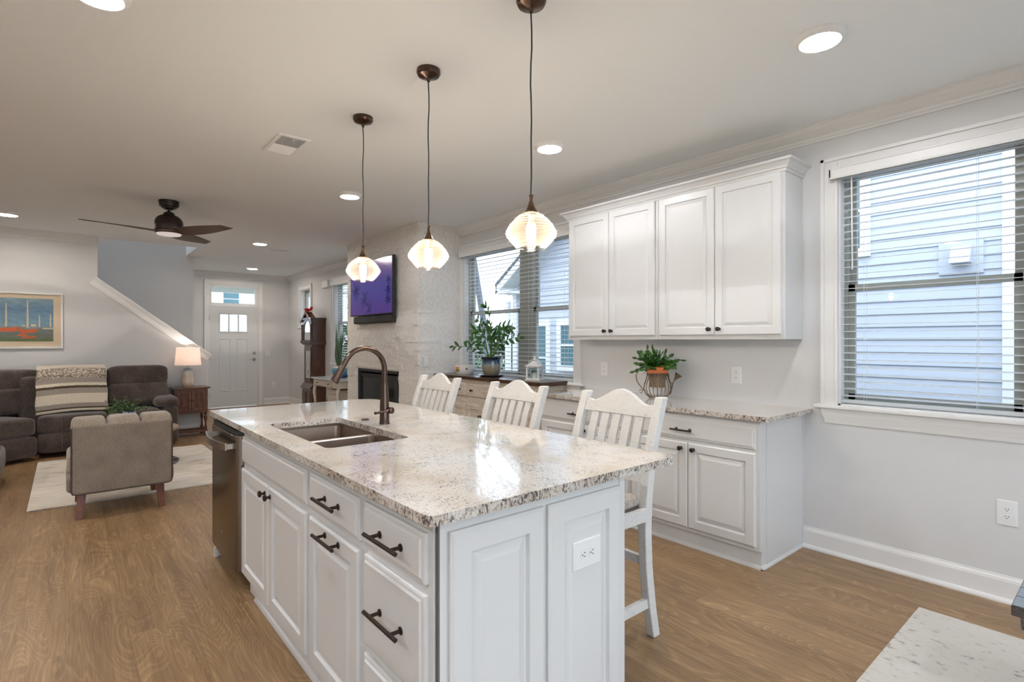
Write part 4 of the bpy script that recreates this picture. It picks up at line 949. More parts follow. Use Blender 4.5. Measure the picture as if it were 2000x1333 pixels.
for k, (x, y, lab) in enumerate(((1.440, 1.590, 'ribbed glass pendant lamp in front of the middle window, nearest of the three'), (1.422, 2.352, 'ribbed glass pendant lamp hanging before the stone chimney corner, middle of three'), (1.412, 3.110, 'ribbed glass pendant lamp overlapping the television, farthest of the three'))):
    s_ = pd0 if k == 0 else copy_tree(pd0)
    s_.location = (x, y, 1.727); s_['label'] = lab; s_['group'] = 'pendant lamps over the island'
def make_can():
    t = thing('ceiling_light', '', 'ceiling light')
    MB().lathe([(0.108, 0), (0.107, -0.008), (0.088, -0.026), (0.084, -0.027), (0.083, -0.022)], (0, 0, 0), 40).build('trim_ring', 'white_plastic', t)
    MB().lathe([(0, -0.0235), (0.084, -0.0235)], (0, 0, 0), 32).build('lens', 'led_lens', t)
    return t
cn0 = make_can(); wl_ = MB().lathe([(0, -0.0235), (0.084, -0.0235)], (0, 0, 0), 32).build('lens', 'led_lens_warm', None); warm_lens = wl_.data; bpy.data.objects.remove(wl_)
for k, (x, y, lab) in enumerate(((2.631, 0.945, 'round white ceiling downlight above the right window, largest of them'), (2.633, 2.712, 'round white ceiling downlight above the wall cabinets'), (2.059, 4.83, 'round white ceiling downlight above and left of the stone chimney'),
        (2.10, 8.01, 'round white ceiling downlight beyond the fan, beside the narrow slot vent'), (2.709, 10.85, 'round white ceiling downlight nearest the front door'), (-0.482, 7.914, 'round white ceiling downlight above the sofa, left of the fan'),
        (0.10, 2.66, 'round white ceiling downlight at the top left, left of the island'), (-0.95, 4.9, 'round white added fill downlight out of view left of the armchair'), (0.10, 0.75, 'round white added fill downlight out of view, beside the camera'), (-0.9, -1.1, 'round white added fill downlight out of view, behind the camera'), (2.2, -1.3, 'round white added fill downlight out of view over the dining rug'), (-1.7, 1.7, 'round white added fill downlight out of view in the left kitchen aisle, front row'), (-1.7, 3.4, 'round white added fill downlight out of view in the left kitchen aisle, back row'), (-2.3, 6.4, 'round white added fill downlight out of view at the far left of the living area'), (-1.7, 0.0, 'round white added fill downlight out of view left behind the camera'), (0.4, 9.5, 'round white ceiling downlight out of view at the top of the stairwell'))):  # out-of-view lamps of the main room are added to brighten it
    s_ = cn0 if k == 0 else copy_tree(cn0)
    s_.location = (x, y, 5.3 if (x, y) == (0.4, 9.5) else CZ); s_['label'] = lab; s_['group'] = 'ceiling downlights'
    if y > 4.85 and y != 9.5: [c_ for c_ in s_.children if c_.name.startswith('lens')][0].data = warm_lens
FNX, FNY = 0.786, 6.214
fn = thing('ceiling_fan', 'dark bronze three-bladed ceiling fan over the living area', 'ceiling fan', (FNX, FNY, CZ))
P0 = (FNX, FNY, 0)
MB().lathe([(0, 2.655), (0.035, 2.655), (0.045, 2.664), (0.062, 2.668), (0.064, 2.680), (0.080, 2.685), (0.084, 2.70), (0.088, 2.742), (0, 2.742)], P0, 36).build('canopy', 'bronze', fn)
MB().lathe([(0.012, 2.60), (0.012, 2.66)], P0, 16).build('downrod', 'bronze', fn)
MB().lathe([(0, 2.452), (0.122, 2.452), (0.124, 2.47), (0.123, 2.495), (0.120, 2.498), (0.120, 2.504), (0.123, 2.507), (0.120, 2.54), (0.105, 2.572), (0.080, 2.592), (0.052, 2.602), (0.045, 2.622), (0.028, 2.634), (0, 2.636)], P0, 40).build('motor_housing', 'bronze', fn)
MB().lathe([(0, 2.418), (0.112, 2.418), (0.118, 2.424), (0.118, 2.446), (0, 2.446)], P0, 40).build('blade_hub', 'fan_blade', fn)
lk = MB().lathe([(0, 2.398), (0.070, 2.399), (0.100, 2.405), (0.108, 2.417), (0, 2.4175)], P0, 40).build('light_lens', 'fan_lens', fn)
for a in (182.5, 307, 49.5):
    ca, sa = math.cos(R(a)), math.sin(R(a)); q = MB(); vs = []; n = 16
    for i in range(n + 1):
        f = i / n; r = 0.085 + 0.585 * f; ww = 0.045 + 0.042 * math.sin(PI * f ** 0.75) ** 1.0
        tw = R(16 - 8 * f); zz = 2.434 + 0.02 * f; sk_ = 0.02 * math.sin(PI * f)
        for s_ in (-1, 1):
            for th in (-0.004, 0.004):
                rr_ = r + 0.03 * s_ * f ** 6
                lx, ly, lz = rr_, sk_ + s_ * ww * math.cos(tw), -s_ * ww * math.sin(tw) + th
                vs.append((FNX + lx * ca - ly * sa, FNY + lx * sa + ly * ca, zz + lz))
    fs = []
    for i in range(n):
        a_ = 4 * i; b_ = a_ + 4; fs += [(a_, b_, b_ + 2, a_ + 2), (a_ + 1, a_ + 3, b_ + 3, b_ + 1), (a_, a_ + 1, b_ + 1, b_), (a_ + 2, b_ + 2, b_ + 3, a_ + 3)]
    fs += [(0, 2, 3, 1), (4 * n, 4 * n + 1, 4 * n + 3, 4 * n + 2)]
    q.add(vs, fs).build('blade', 'fan_blade', fn, ang=50)
def vent(x0, x1, y0, y1, label, door=False):
    t = thing('ceiling_vent', label, 'vent', ((x0 + x1) / 2, (y0 + y1) / 2, CZ)); q = MB()
    f = 0.028
    for a in ((x0, x1, y0, y0 + f), (x0, x1, y1 - f, y1), (x0, x0 + f, y0 + f, y1 - f), (x1 - f, x1, y0 + f, y1 - f)): q.box(a[0], a[1], a[2], a[3], CZ - 0.010, CZ)
    q.build('frame', 'white_plastic', t, bevel=0.003)
    MB().box(x0 + f, x1 - f, y0 + f, y1 - f, CZ - 0.002, CZ - 0.0005).build('duct_shadow', 'slot_dark', t)
    s_ = MB(); n = int((y1 - y0 - 2 * f) / 0.014)
    ym = y0 + f + (y1 - y0 - 2 * f) * 0.5
    for i in range(n):
        y = y0 + f + 0.007 + i * 0.014; sg = 1 if y < ym else -1
        s_.obox(((x0 + x1) / 2, y, CZ - 0.006), (1, 0, 0), (0, 1, sg * 0.9), (0, -0.9 * sg, 1), (x1 - x0) / 2 - f, 0.0058, 0.0006)
    s_.build('louvers', 'white_plastic', t, smooth=False)
    MB().box((x0 + x1) / 2 - 0.003, (x0 + x1) / 2 + 0.003, y0 + f + 0.01, y0 + f + 0.035, CZ - 0.018, CZ - 0.008).build('damper_lever', 'white_plastic', t)
vent(1.085, 1.300, 3.69, 4.10, 'square white ceiling vent with louvers left of the pendant lamps')
vent(2.36, 2.66, 8.43, 8.60, 'small slim white ceiling vent near the front hall')

# ------------------------------------------------------------------ fireplace, television
fi = thing('fireplace_insert', 'black glass-fronted fireplace set into the stacked stone chimney', 'fireplace', (XS, 6.495, 0.26))
q = MB(); F0, F1, G0, G1 = 5.902, 7.088, 0.262, 0.973
for a in ((F0, F0 + .035, G0, G1), (F1 - .035, F1, G0, G1), (F0, F1, G0, G0 + .05), (F0, F1, G1 - .035, G1)): q.box(XS - 0.012, XS + 0.06, *a)
q.build('frame', 'rubber_black', fi, bevel=0.003)
q = MB(); q.box(XS + 0.012, XS + 0.03, F0 + .035, F1 - .035, G1 - .115, G1 - .060); q.build('hood_strip', 'rubber_black', fi)
q = MB(); q.box(XS + 0.01, XS + 0.03, F0 + .035, F0 + .06, G0 + .05, G1 - .035); q.box(XS + 0.01, XS + 0.03, F1 - .06, F1 - .035, G0 + .05, G1 - .035); q.build('door_frame', 'rubber_black', fi)
MB().box(XS + 0.018, XS + 0.023, F0 + .05, F1 - .05, G0 + .05, G1 - .11).build('glass', 'glass_dark', fi)
q = MB(); q.box(XS + 0.03, XS + .38, F0 + .04, F0 + .05, G0, G1); q.box(XS + 0.03, XS + .38, F1 - .05, F1 - .04, G0, G1); q.box(XS + .37, XS + .38, F0 + .04, F1 - .04, G0, G1); q.build('firebox', 'black_gap', fi)
tv = thing('television', 'wall mounted flat television showing purple palm trees', 'television', (3.05, 6.50, 1.69))
TX, T0, T1, Z0, Z1 = 3.045, 5.875, 7.115, 1.692, 2.412
MB().box(TX, TX + 0.045, T0, T1, Z0, Z1).build('casing', 'rubber_black', tv, bevel=0.004)
MB().grid(lambda u, v: (TX - 0.0012, T1 - 0.010 - (T1 - T0 - 0.02) * u, Z0 + 0.012 + (Z1 - Z0 - 0.022) * v), 2, 2).build('screen', 'tv_picture', tv)
pl = MB(); rp = random.Random(9)
def palm(y, z, L, n, w, trunk):
    if trunk: pl.tube([(TX - 0.002, y, z), (TX - 0.002, y - 0.015, z - trunk)], [w * .8, w * 1.1], 4, flat=1)
    for i in range(n):
        a = 2 * PI * i / n + rp.uniform(-.2, .2); pl.leaf((TX - 0.0018, y, z), (0, math.cos(a), math.sin(a)), (-1, 0, 0), L * rp.uniform(.7, 1), w * 1.6, 0.0, 4, 0.0)
palm(6.93, 2.03, 0.17, 24, 0.009, 0); palm(6.66, 1.90, 0.16, 20, 0.008, 0); palm(6.52, 1.79, 0.13, 16, 0.007, 0.06); palm(5.98, 2.00, 0.095, 20, 0.010, 0); palm(5.97, 2.12, 0.085, 18, 0.010, 0); palm(5.99, 1.88, 0.10, 18, 0.010, 0)
s_o = [c_ for c_ in tv.children if c_.name.startswith('screen')][0]
pl.build('palm_picture', 'tv_palm', s_o, smooth=False)
MB().box(TX + 0.045, XS - 0.02, 6.35, 6.65, 1.85, 2.25).build('wall_mount', 'rubber_black', tv)
sbr = thing('soundbar', 'black soundbar hanging just under the television', 'soundbar', (3.09, 6.49, 1.58))
MB().prism([(3.055, 1.600), (3.060, 1.682), (3.130, 1.682), (3.130, 1.585), (3.075, 1.585)], 'y', 5.935, 7.045).build('body', 'rubber_black', sbr, bevel=0.008)
MB().box(3.10, XS - 0.01, 6.4, 6.6, 1.60, 1.67).build('bracket', 'rubber_black', sbr)
ch = thing('door_chime', 'small white door chime box high on the wall near the front hall', 'door chime', (XW, 9.82, 2.35))
MB().box(XW - 0.045, XW, 9.69, 9.955, 2.345, 2.480).build('cover', 'white_plastic', ch, bevel=0.008)

# ------------------------------------------------------------------ sideboard and what stands on it
SX, SY0, SY1, SZ = 3.335, 3.56, 5.405, 0.970
sb = thing('sideboard', 'cream distressed sideboard with dark wooden top under the middle window', 'sideboard', (3.52, 4.49, 0))
q = MB(); q.prism([(SX, SZ), (3.700, SZ), (3.700, SZ - 0.040), (SX + 0.016, SZ - 0.040), (SX + 0.006, SZ - 0.030)], 'y', SY0, SY1); q.build('top', 'sideboard_top', sb, bevel=0.004)
bxf = SX + 0.035; b0, b1 = SY0 + 0.035, SY1 - 0.035
q = MB(); q.box(bxf, 3.69, b0, b1, 0.10, SZ - 0.040); q.box(bxf - 0.010, 3.69, b0 - 0.01, b1 + 0.01, SZ - 0.058, SZ - 0.040)
for y in (b0, b1 - 0.06):
    for x in (bxf, 3.63): q.box(x, x + 0.06, y, y + 0.06, 0, 0.10)
q.build('body', 'whitewash_cream', sb, bevel=0.003)
dv = [b0 + 0.03, b0 + 0.03 + (b1 - b0 - 0.06) / 3, b0 + 0.03 + 2 * (b1 - b0 - 0.06) / 3, b1 - 0.03]
for i in range(3):
    d = MB().rings((bxf, dv[i] + 0.015, 0.752), (0, 1, 0), (0, 0, 1), NX, dv[i + 1] - dv[i] - 0.03, 0.135, [(0, 0), (0, 0.010), (0.006, 0.014)]).build('drawer', 'whitewash_cream', sb, ang=20)
    for f in (0.2, 0.8): knob((bxf - 0.014, dv[i] + (dv[i + 1] - dv[i]) * f, 0.820), d, r=0.014)
    ymid = (dv[i] + dv[i + 1]) / 2
    for a, b_ in ((dv[i] + 0.012, ymid - 0.003), (ymid + 0.003, dv[i + 1] - 0.012)):
        d = MB().rings((bxf, a, 0.135), (0, 1, 0), (0, 0, 1), NX, b_ - a, 0.53, [(0, 0), (0, 0.012), (0.003, 0.014), (0.045, 0.014), (0.050, 0.004)]).build('door', 'whitewash_cream', sb, ang=20)
        if i == 1: knob((bxf - 0.014, (b_ - 0.022) if a < ymid - .01 else (a + 0.022), 0.56), d, r=0.011)
BW = (3.545, 5.075)
bowl = thing('bowl', 'white china bowl with a small flower picture and a heart on the sideboard', 'bowl', (BW[0], BW[1], SZ))
MB().lathe([(0, 0.006), (0.070, 0.004), (0.088, 0.0), (0.092, 0.006), (0.106, 0.022), (0.113, 0.055), (0.117, 0.104), (0.120, 0.107), (0.114, 0.104), (0.108, 0.055), (0.098, 0.025), (0, 0.016)], (BW[0], BW[1], SZ), 48).build('body', 'glaze_white', bowl)
def decal(angd, halfd, z0, z1, mt, nm, r0=0.1155):
    q = MB()
    q.grid(lambda u, v: (BW[0] + (r0 + (z0 + (z1 - z0) * v - 0.055) * 0.07) * math.cos(R(angd - halfd + 2 * halfd * u)), BW[1] + (r0 + (z0 + (z1 - z0) * v - 0.055) * 0.07) * math.sin(R(angd - halfd + 2 * halfd * u)), SZ + z0 + (z1 - z0) * v), 8, 2)
    q.build(nm, mt, bowl)
decal(192, 15, 0.060, 0.088, 'decal_orange', 'picture_sky'); decal(192, 15, 0.034, 0.060, 'decal_green', 'picture_field')
q = MB()
for s_ in (-1, 1): q.leaf((BW[0] + 0.1175 * math.cos(R(250)), BW[1] + 0.1175 * math.sin(R(250)), SZ + 0.052), (-s_ * 0.3 * math.sin(R(250)), s_ * 0.3 * math.cos(R(250)), 0.9), (math.cos(R(250)), math.sin(R(250)), 0), 0.028, 0.014, 0, 4, 0.0)
q.build('heart_mark', 'decal_brown', bowl)
# zz plant
PX, PY = 3.545, 4.560
pp = thing('potted_plant', 'leafy green plant in a blue and sand glazed pot on the sideboard', 'potted plant', (PX, PY, SZ))
MB().lathe([(0, 0), (0.115, 0), (0.138, 0.014), (0.140, 0.018), (0.134, 0.018), (0.112, 0.006), (0, 0.006)], (PX, PY, SZ + 0.0005), 40).build('saucer', 'saucer_blue', pp)
MB().lathe([(0, 0), (0.070, 0), (0.078, 0.006), (0.098, 0.055), (0.106, 0.10), (0.102, 0.150), (0.100, 0.165), (0.106, 0.180), (0.121, 0.200), (0.121, 0.204), (0.110, 0.200), (0.092, 0.180), (0.092, 0.160), (0, 0.155)], (PX, PY, SZ + 0.008), 44).build('pot', 'pot_glaze', pp)
MB().lathe([(0, 0.172), (0.090, 0.172)], (PX, PY, SZ + 0.008), 24).build('soil', 'soil', pp)
rr = random.Random(12); stems = MB(); lv = MB(); zb = SZ + 0.175
def cr(p0, p1, p2, p3, n):
    out = []
    for i in range(n + 1):
        f = i / n; out.append((1 - f) ** 3 * p0 + 3 * (1 - f) ** 2 * f * p1 + 3 * (1 - f) * f * f * p2 + f ** 3 * p3)
    return out
# frond tips as offsets along the wall (image left is +y), height and towards the room
for (ty, tz, tx, nl, L) in ((0.60, 0.14, -0.12, 9, 0.085), (0.42, 0.24, 0.03, 8, 0.09), (0.30, 0.45, 0.02, 9, 0.085), (0.12, 0.60, 0.0, 9, 0.08), (-0.62, 0.24, -0.10, 9, 0.085), (-0.40, 0.34, -0.05, 8, 0.11), (-0.24, 0.36, 0.02, 8, 0.10), (-0.05, 0.36, -0.10, 9, 0.10), (0.16, 0.32, -0.12, 8, 0.11), (-0.15, 0.30, -0.16, 7, 0.10), (0.05, 0.25, 0.05, 7, 0.09), (0.22, 0.20, -0.15, 6, 0.09), (-0.30, 0.20, -0.15, 6, 0.09)):
    b0_ = Vector((PX + rr.uniform(-.03, .03), PY + rr.uniform(-.03, .03) + ty * 0.05, zb)); tip = Vector((PX + tx, PY + ty, zb + tz))
    tip.x = min(tip.x, XW - 0.06)
    pts = cr(b0_, b0_ + Vector((0, ty * .10, tz * .45 + 0.06)), b0_ + Vector((tx * .5, ty * .55, tz * 1.0 + 0.03)), tip, 18)
    stems.tube(pts, [0.0065 - 0.0045 * i / 18 for i in range(19)], 6)
    for k in range(nl):
        f = 0.42 + 0.58 * k / (nl - 1); i = min(int(f * 18), 17); p = pts[i]; d = (pts[min(i + 1, 18)] - pts[i - 1]).normalized()
        side = Vector((rr.uniform(-.4, .4), 0, 0)) + d.cross(Vector((1, 0, 0))) * (1 if k % 2 else -1)
        dl = (d * 0.8 + side.normalized() * 0.75).normalized() if k < nl - 1 else d
        lv.leaf(p, dl, (-1, 0, 0.35), L * rr.uniform(.75, 1.1), 0.036, 0.12, 6, 0.2)
stems.build('stems', 'stem_green', pp); lv.build('leaves', 'leaf_zz', pp, ang=60)
# lantern
LX, LY = 3.530, 3.845
la = thing('lantern', 'small white candle lantern on the right end of the sideboard', 'lantern', (LX, LY, SZ)); la_r = R(28)
def rot(mb):
    for i, v in enumerate(mb.v):
        dx, dy = v.x - LX, v.y - LY; mb.v[i] = Vector((LX + dx * math.cos(la_r) - dy * math.sin(la_r), LY + dx * math.sin(la_r) + dy * math.cos(la_r), v.z))
    return mb
h = 0.068
q = MB(); q.box(LX - h - .012, LX + h + .012, LY - h - .012, LY + h + .012, SZ, SZ + .012); q.box(LX - h, LX + h, LY - h, LY + h, SZ + .012, SZ + .022)
rot(q).build('base', 'worn_white', la, bevel=0.002)
q = MB()
for sx in (-1, 1):
    for sy in (-1, 1): q.box(LX + sx * h - (0.016 if sx > 0 else 0), LX + sx * h + (0.016 if sx < 0 else 0), LY + sy * h - (0.016 if sy > 0 else 0), LY + sy * h + (0.016 if sy < 0 else 0), SZ + .022, SZ + .132)
q.box(LX - h, LX + h, LY - h, LY + h, SZ + .124, SZ + .136); rot(q).build('frame', 'worn_white', la, bevel=0.002)
q = MB()
for s_ in (-1, 1):
    q.box(LX + s_ * (h - .006) - .001, LX + s_ * (h - .006) + .001, LY - h + .01, LY + h - .01, SZ + .022, SZ + .124)
    q.box(LX - h + .01, LX + h - .01, LY + s_ * (h - .006) - .001, LY + s_ * (h - .006) + .001, SZ + .022, SZ + .124)
rot(q).build('glass_panes', 'lantern_glass', la, smooth=False)
q = MB(); q.box(LX - h - .014, LX + h + .014, LY - h - .014, LY + h + .014, SZ + .136, SZ + .143)
q.add([(LX - h, LY - h, SZ + .143), (LX + h, LY - h, SZ + .143), (LX + h, LY + h, SZ + .143), (LX - h, LY + h, SZ + .143), (LX - .02, LY - .02, SZ + .185), (LX + .02, LY - .02, SZ + .185), (LX + .02, LY + .02, SZ + .185), (LX - .02, LY + .02, SZ + .185)], [(0, 1, 5, 4), (1, 2, 6, 5), (2, 3, 7, 6), (3, 0, 4, 7), (4, 5, 6, 7)])
rot(q).build('roof', 'worn_white', la, ang=15)
q = MB()
for k in range(4):
    a = la_r + k * PI / 2 + PI / 4
    for r_, zc, rad in ((0.055, 0.170, 0.013), (0.030, 0.192, 0.012)):
        cpt = (LX + r_ * math.cos(a), LY + r_ * math.sin(a), SZ + zc); q.tube([(cpt[0] + rad * math.cos(b_) * math.cos(a), cpt[1] + rad * math.cos(b_) * math.sin(a), cpt[2] + rad * math.sin(b_)) for b_ in [2 * PI * i / 12 for i in range(13)]], 0.0022, 6, cap=False)
q.pillow((LX, LY, SZ + .200), (0.014, 0.014, 0.018), 1, 1, 14, 10); q.pillow((LX, LY, SZ + .226), (0.010, 0.010, 0.013), 1, 1, 14, 10)
q.tube([(LX + 0.018 * math.cos(b_), LY, SZ + .243 + 0.018 * math.sin(b_)) for b_ in [2 * PI * i / 14 for i in range(15)]], 0.002, 6, cap=False)
q.build('finial', 'worn_white', la)
MB().tube([(LX - (h + .001) * math.cos(la_r) - 0.0, LY - (h + .001) * math.sin(la_r), SZ + .085), (LX - (h + .012) * math.cos(la_r), LY - (h + .012) * math.sin(la_r), SZ + .085)], [0.006, 0.009], 10).build('latch_knob', 'bronze', la)
MB().lathe([(0, 0), (0.026, 0), (0.026, 0.05), (0.02, 0.053), (0, 0.05)], (LX, LY, SZ + .022), 20).build('candle', 'candle_wax', la)

# ------------------------------------------------------------------ watering-can planter on the wall worktop
KX, KY, KZ = 3.50, 2.412, ZB; ir = Vector((0.765, -0.644, 0))
wc = thing('watering_can_planter', 'wire watering-can holder with a terracotta-rimmed cactus pot on the wall worktop', 'planter', (KX, KY, KZ))
cage = MB(); shape = [(0.062, 0.006), (0.088, 0.03), (0.104, 0.068), (0.100, 0.105), (0.085, 0.145), (0.078, 0.175), (0.080, 0.190)]
for k in range(20):
    a = 2 * PI * k / 20; cage.tube([(KX + r * math.cos(a), KY + r * math.sin(a), KZ + z) for r, z in shape], 0.0021, 6)
for r, z in ((0.062, 0.006), (0.081, 0.190), (0.079, 0.176)):
    cage.tube([(KX + r * math.cos(2 * PI * i / 32), KY + r * math.sin(2 * PI * i / 32), KZ + z) for i in range(33)], 0.0028, 6, cap=False)
cage.build('wire_cage', 'wire_brown', wc)
hd_ = MB(); c0 = Vector((KX, KY, KZ))
hd_.tube([c0 - ir * (0.08 if i == 0 else r) + Vector((0, 0, z)) for i, (r, z) in enumerate([(0.08, 0.205), (0.11, 0.222), (0.145, 0.212), (0.166, 0.175), (0.158, 0.130), (0.130, 0.090), (0.104, 0.06)])], 0.0038, 8)
hd_.tube([c0 - ir * (0.128 + 0.012 * math.cos(a)) + Vector((0, 0, 0.052 + 0.012 * math.sin(a))) for a in [2 * PI * i / 12 for i in range(11)]], 0.003, 6)
hd_.build('handle', 'wire_brown', wc)
sp = MB(); d0 = c0 + ir * 0.10 + Vector((0, 0, 0.03))
for off in (-0.006, 0.006): sp.tube([d0 + Vector((off, off, 0)), c0 + ir * 0.112 + Vector((off, off, 0.08)), c0 + ir * 0.118 + Vector((off * .5, off * .5, 0.11)), c0 + ir * 0.132 + Vector((0, 0, 0.14))], 0.003, 6)
sp.tube([c0 + ir * 0.085 + Vector((0, 0, 0.165)), c0 + ir * 0.100 + Vector((0, 0, 0.125)), c0 + ir * 0.116 + Vector((0, 0, 0.105))], 0.003, 6)
ax = (ir * 0.6 + Vector((0, 0, 0.8))).normalized(); e1 = c0 + ir * 0.130 + Vector((0, 0, 0.135))
sp.tube([e1, e1 + ax * 0.03, e1 + ax * 0.058], [0.005, 0.014, 0.030], 16); sp.build('spout', 'wire_brown', wc)
cp_ = thing('cactus_pot', 'dark green holiday cactus in a terracotta-rimmed pot held by the wire watering can', 'potted plant', (KX, KY, KZ + 0.09))
MB().lathe([(0, 0.085), (0.052, 0.085), (0.056, 0.088), (0.070, 0.195), (0.066, 0.195), (0, 0.19)], (KX, KY, KZ), 32).build('pot', 'bark_pot', cp_)
MB().lathe([(0.060, 0.195), (0.079, 0.195), (0.081, 0.200), (0.083, 0.238), (0.081, 0.242), (0.073, 0.242), (0.071, 0.225), (0, 0.222)], (KX, KY, KZ), 36).build('rim', 'terracotta', cp_)
MB().lathe([(0, 0.228), (0.071, 0.228)], (KX, KY, KZ), 24).build('soil', 'soil', cp_)
rr = random.Random(21); lv = MB()
for k in range(84):
    a = rr.uniform(0, 2 * PI); el = rr.uniform(0.05, 1.45); n_ = rr.choice((3, 4, 4, 5)); p = Vector((KX + 0.03 * math.cos(a), KY + 0.03 * math.sin(a), KZ + 0.226))
    d = Vector((math.cos(a) * math.cos(el), math.sin(a) * math.cos(el), math.sin(el))); up = Vector((rr.uniform(-1, 1), rr.uniform(-1, 1), rr.uniform(-.3, 1)))
    for i in range(n_):
        L = rr.uniform(.030, .044)
        if (p + d * L).x > XW - 0.03: d.x *= 0.2
        lv.leaf(p, d, up, L * 1.12, rr.uniform(.023, .031), 0.02, 4, 0.18); p = p + d * L
        d = (d + Vector((rr.uniform(-.35, .35), rr.uniform(-.35, .35), rr.uniform(-.45, .15)))).normalized()
lv.build('leaves', 'leaf_cactus', cp_, ang=60)

# ------------------------------------------------------------------ living room
sf = thing('sectional_sofa', 'dark brown suede sectional sofa against the stair wall', 'sofa', (0.2, 8.5, 0))
def pil(name, c, h, e=0.30, e2=0.22, rz=0, tilt=0): return MB().pillow(c, h, e, e2, 36, 18, rz, tilt).build(name, 'sofa_suede', sf, ang=80)
MB().box(-0.24, 1.13, 8.20, 8.86, 0.05, 0.34).build('frame', 'sofa_suede', sf, bevel=0.03)
MB().box(-0.25, 1.08, 8.66, 8.88, 0.05, 0.97).build('back_frame', 'sofa_suede', sf, bevel=0.05, seg=4)
for x0, x1 in ((-0.245, 0.395), (0.400, 1.055)):
    xm, hw = (x0 + x1) / 2, (x1 - x0) / 2; pull = 0.0 if x0 < 0 else -0.08
    pil('headrest', (xm, 8.55, 0.895), (hw, 0.155, 0.135), 0.42, 0.18, tilt=R(-6))
    pil('back_cushion', (xm, 8.50, 0.655), (hw, 0.150, 0.150), 0.35, 0.15, tilt=R(-8))
    pil('seat_cushion', (xm - (0 if x0 < 0 else 0.05), 8.36, 0.385), (hw - (0 if x0 < 0 else 0.06), 0.265, 0.105), 0.32, 0.15)
    pil('footrest', (xm - (0 if x0 < 0 else 0.05), 8.17, 0.175), (hw - (0 if x0 < 0 else 0.06), 0.075, 0.115), 0.28, 0.15)
MB().box(0.955, 1.135, 8.10, 8.85, 0.03, 0.50).build('arm', 'sofa_suede', sf, bevel=0.05, seg=4)
pil('arm_pad', (1.010, 8.42, 0.560), (0.135, 0.34, 0.075), 0.7, 0.35)
# corner wedge and the return towards the camera, mostly out of view at the left
wr = R(33.6); wd = Vector((math.cos(wr), math.sin(wr), 0)); wnv = Vector((-math.sin(wr), math.cos(wr), 0)); w0 = Vector((-0.255, 8.05, 0)) - wd * 0.40
for nm, off, z, h, e in (('seat_cushion', 0.27, 0.385, (0.42, 0.28, 0.11), 0.32), ('footrest', 0.075, 0.165, (0.42, 0.085, 0.12), 0.28), ('back_cushion', 0.52, 0.655, (0.50, 0.14, 0.15), 0.32), ('headrest', 0.56, 0.885, (0.54, 0.15, 0.135), 0.42)):
    c = w0 + wnv * off + (wd * 0.235 if off > 0.5 else wd * 0); MB().pillow((c.x, c.y, z), h, e, 0.18, 36, 18, wr).build(nm, 'sofa_suede', sf, ang=80)
c = w0 + wnv * 0.66 + wd * 0.2; q = MB().obox((c.x, c.y, 0.52), wd, wnv, (0, 0, 1), 0.43, 0.11, 0.45); q.build('back_frame', 'sofa_suede', sf, bevel=0.05, seg=4)
pil('seat_cushion', (-0.86, 6.92, 0.42), (0.36, 0.36, 0.10), 0.4, 0.25); pil('footrest', (-0.56, 6.92, 0.22), (0.115, 0.35, 0.13), 0.5, 0.3); pil('back_cushion', (-1.25, 6.92, 0.70), (0.16, 0.36, 0.24), 0.35, 0.2)
MB().box(-1.40, -0.62, 6.60, 7.30, 0.04, 0.34).build('frame', 'sofa_suede', sf, bevel=0.03)
MB().box(-0.42, -0.20, 8.42, 8.86, 0.05, 0.93).build('back_frame', 'sofa_suede', sf, bevel=0.05, seg=4)
seam = MB()
for x in (-0.03, 0.17, 0.60, 0.80): seam.tube([(x, 8.07, 0.08), (x, 8.085, 0.30), (x, 8.09, 0.42), (x, 8.16, 0.485), (x, 8.32, 0.492)], 0.004, 6)
for x in (0.58, 0.80): seam.tube([(x, 8.335, 0.58), (x, 8.365, 0.70), (x, 8.388, 0.78), (x, 8.385, 0.88), (x, 8.42, 1.0)], 0.004, 6)
seam.build('stitching', 'sofa_suede_light', sf)
th = MB()
def thf(u, v):       # draped from behind the top edge down over the cushions
    x = -0.262 + 0.650 * u + 0.03 * (1 - v) * (u - 0.2) + 0.004 * math.sin(v * 20)
    L = [(8.62, 1.030), (8.53, 1.050), (8.42, 1.020), (8.375, 0.94), (8.365, 0.85), (8.345, 0.78), (8.325, 0.70), (8.305, 0.60), (8.300, 0.53), (8.295, 0.50)]
    f = (1 - v) * (len(L) - 1); i = min(int(f), len(L) - 2); f -= i; y = L[i][0] * (1 - f) + L[i + 1][0] * f; z = L[i][1] * (1 - f) + L[i + 1][1] * f
    arch = 0.022 * math.sin(PI * u) * (1 if v < 0.9 else 0.4)
    return (x, y - 0.016 - 0.006 * math.sin(u * 9 + v * 3), z + arch * (0.8 if v < 0.85 else 0.3) - 0.03 * (1 - u) * (1 - v) * 0.4)
th.grid(thf, 40, 50); tho = th.build('throw_blanket', 'throw_knit', None, ang=80, solid=0.012)
tag(tho, 'striped cream, grey and brown knitted throw over the sofa back', 'blanket')

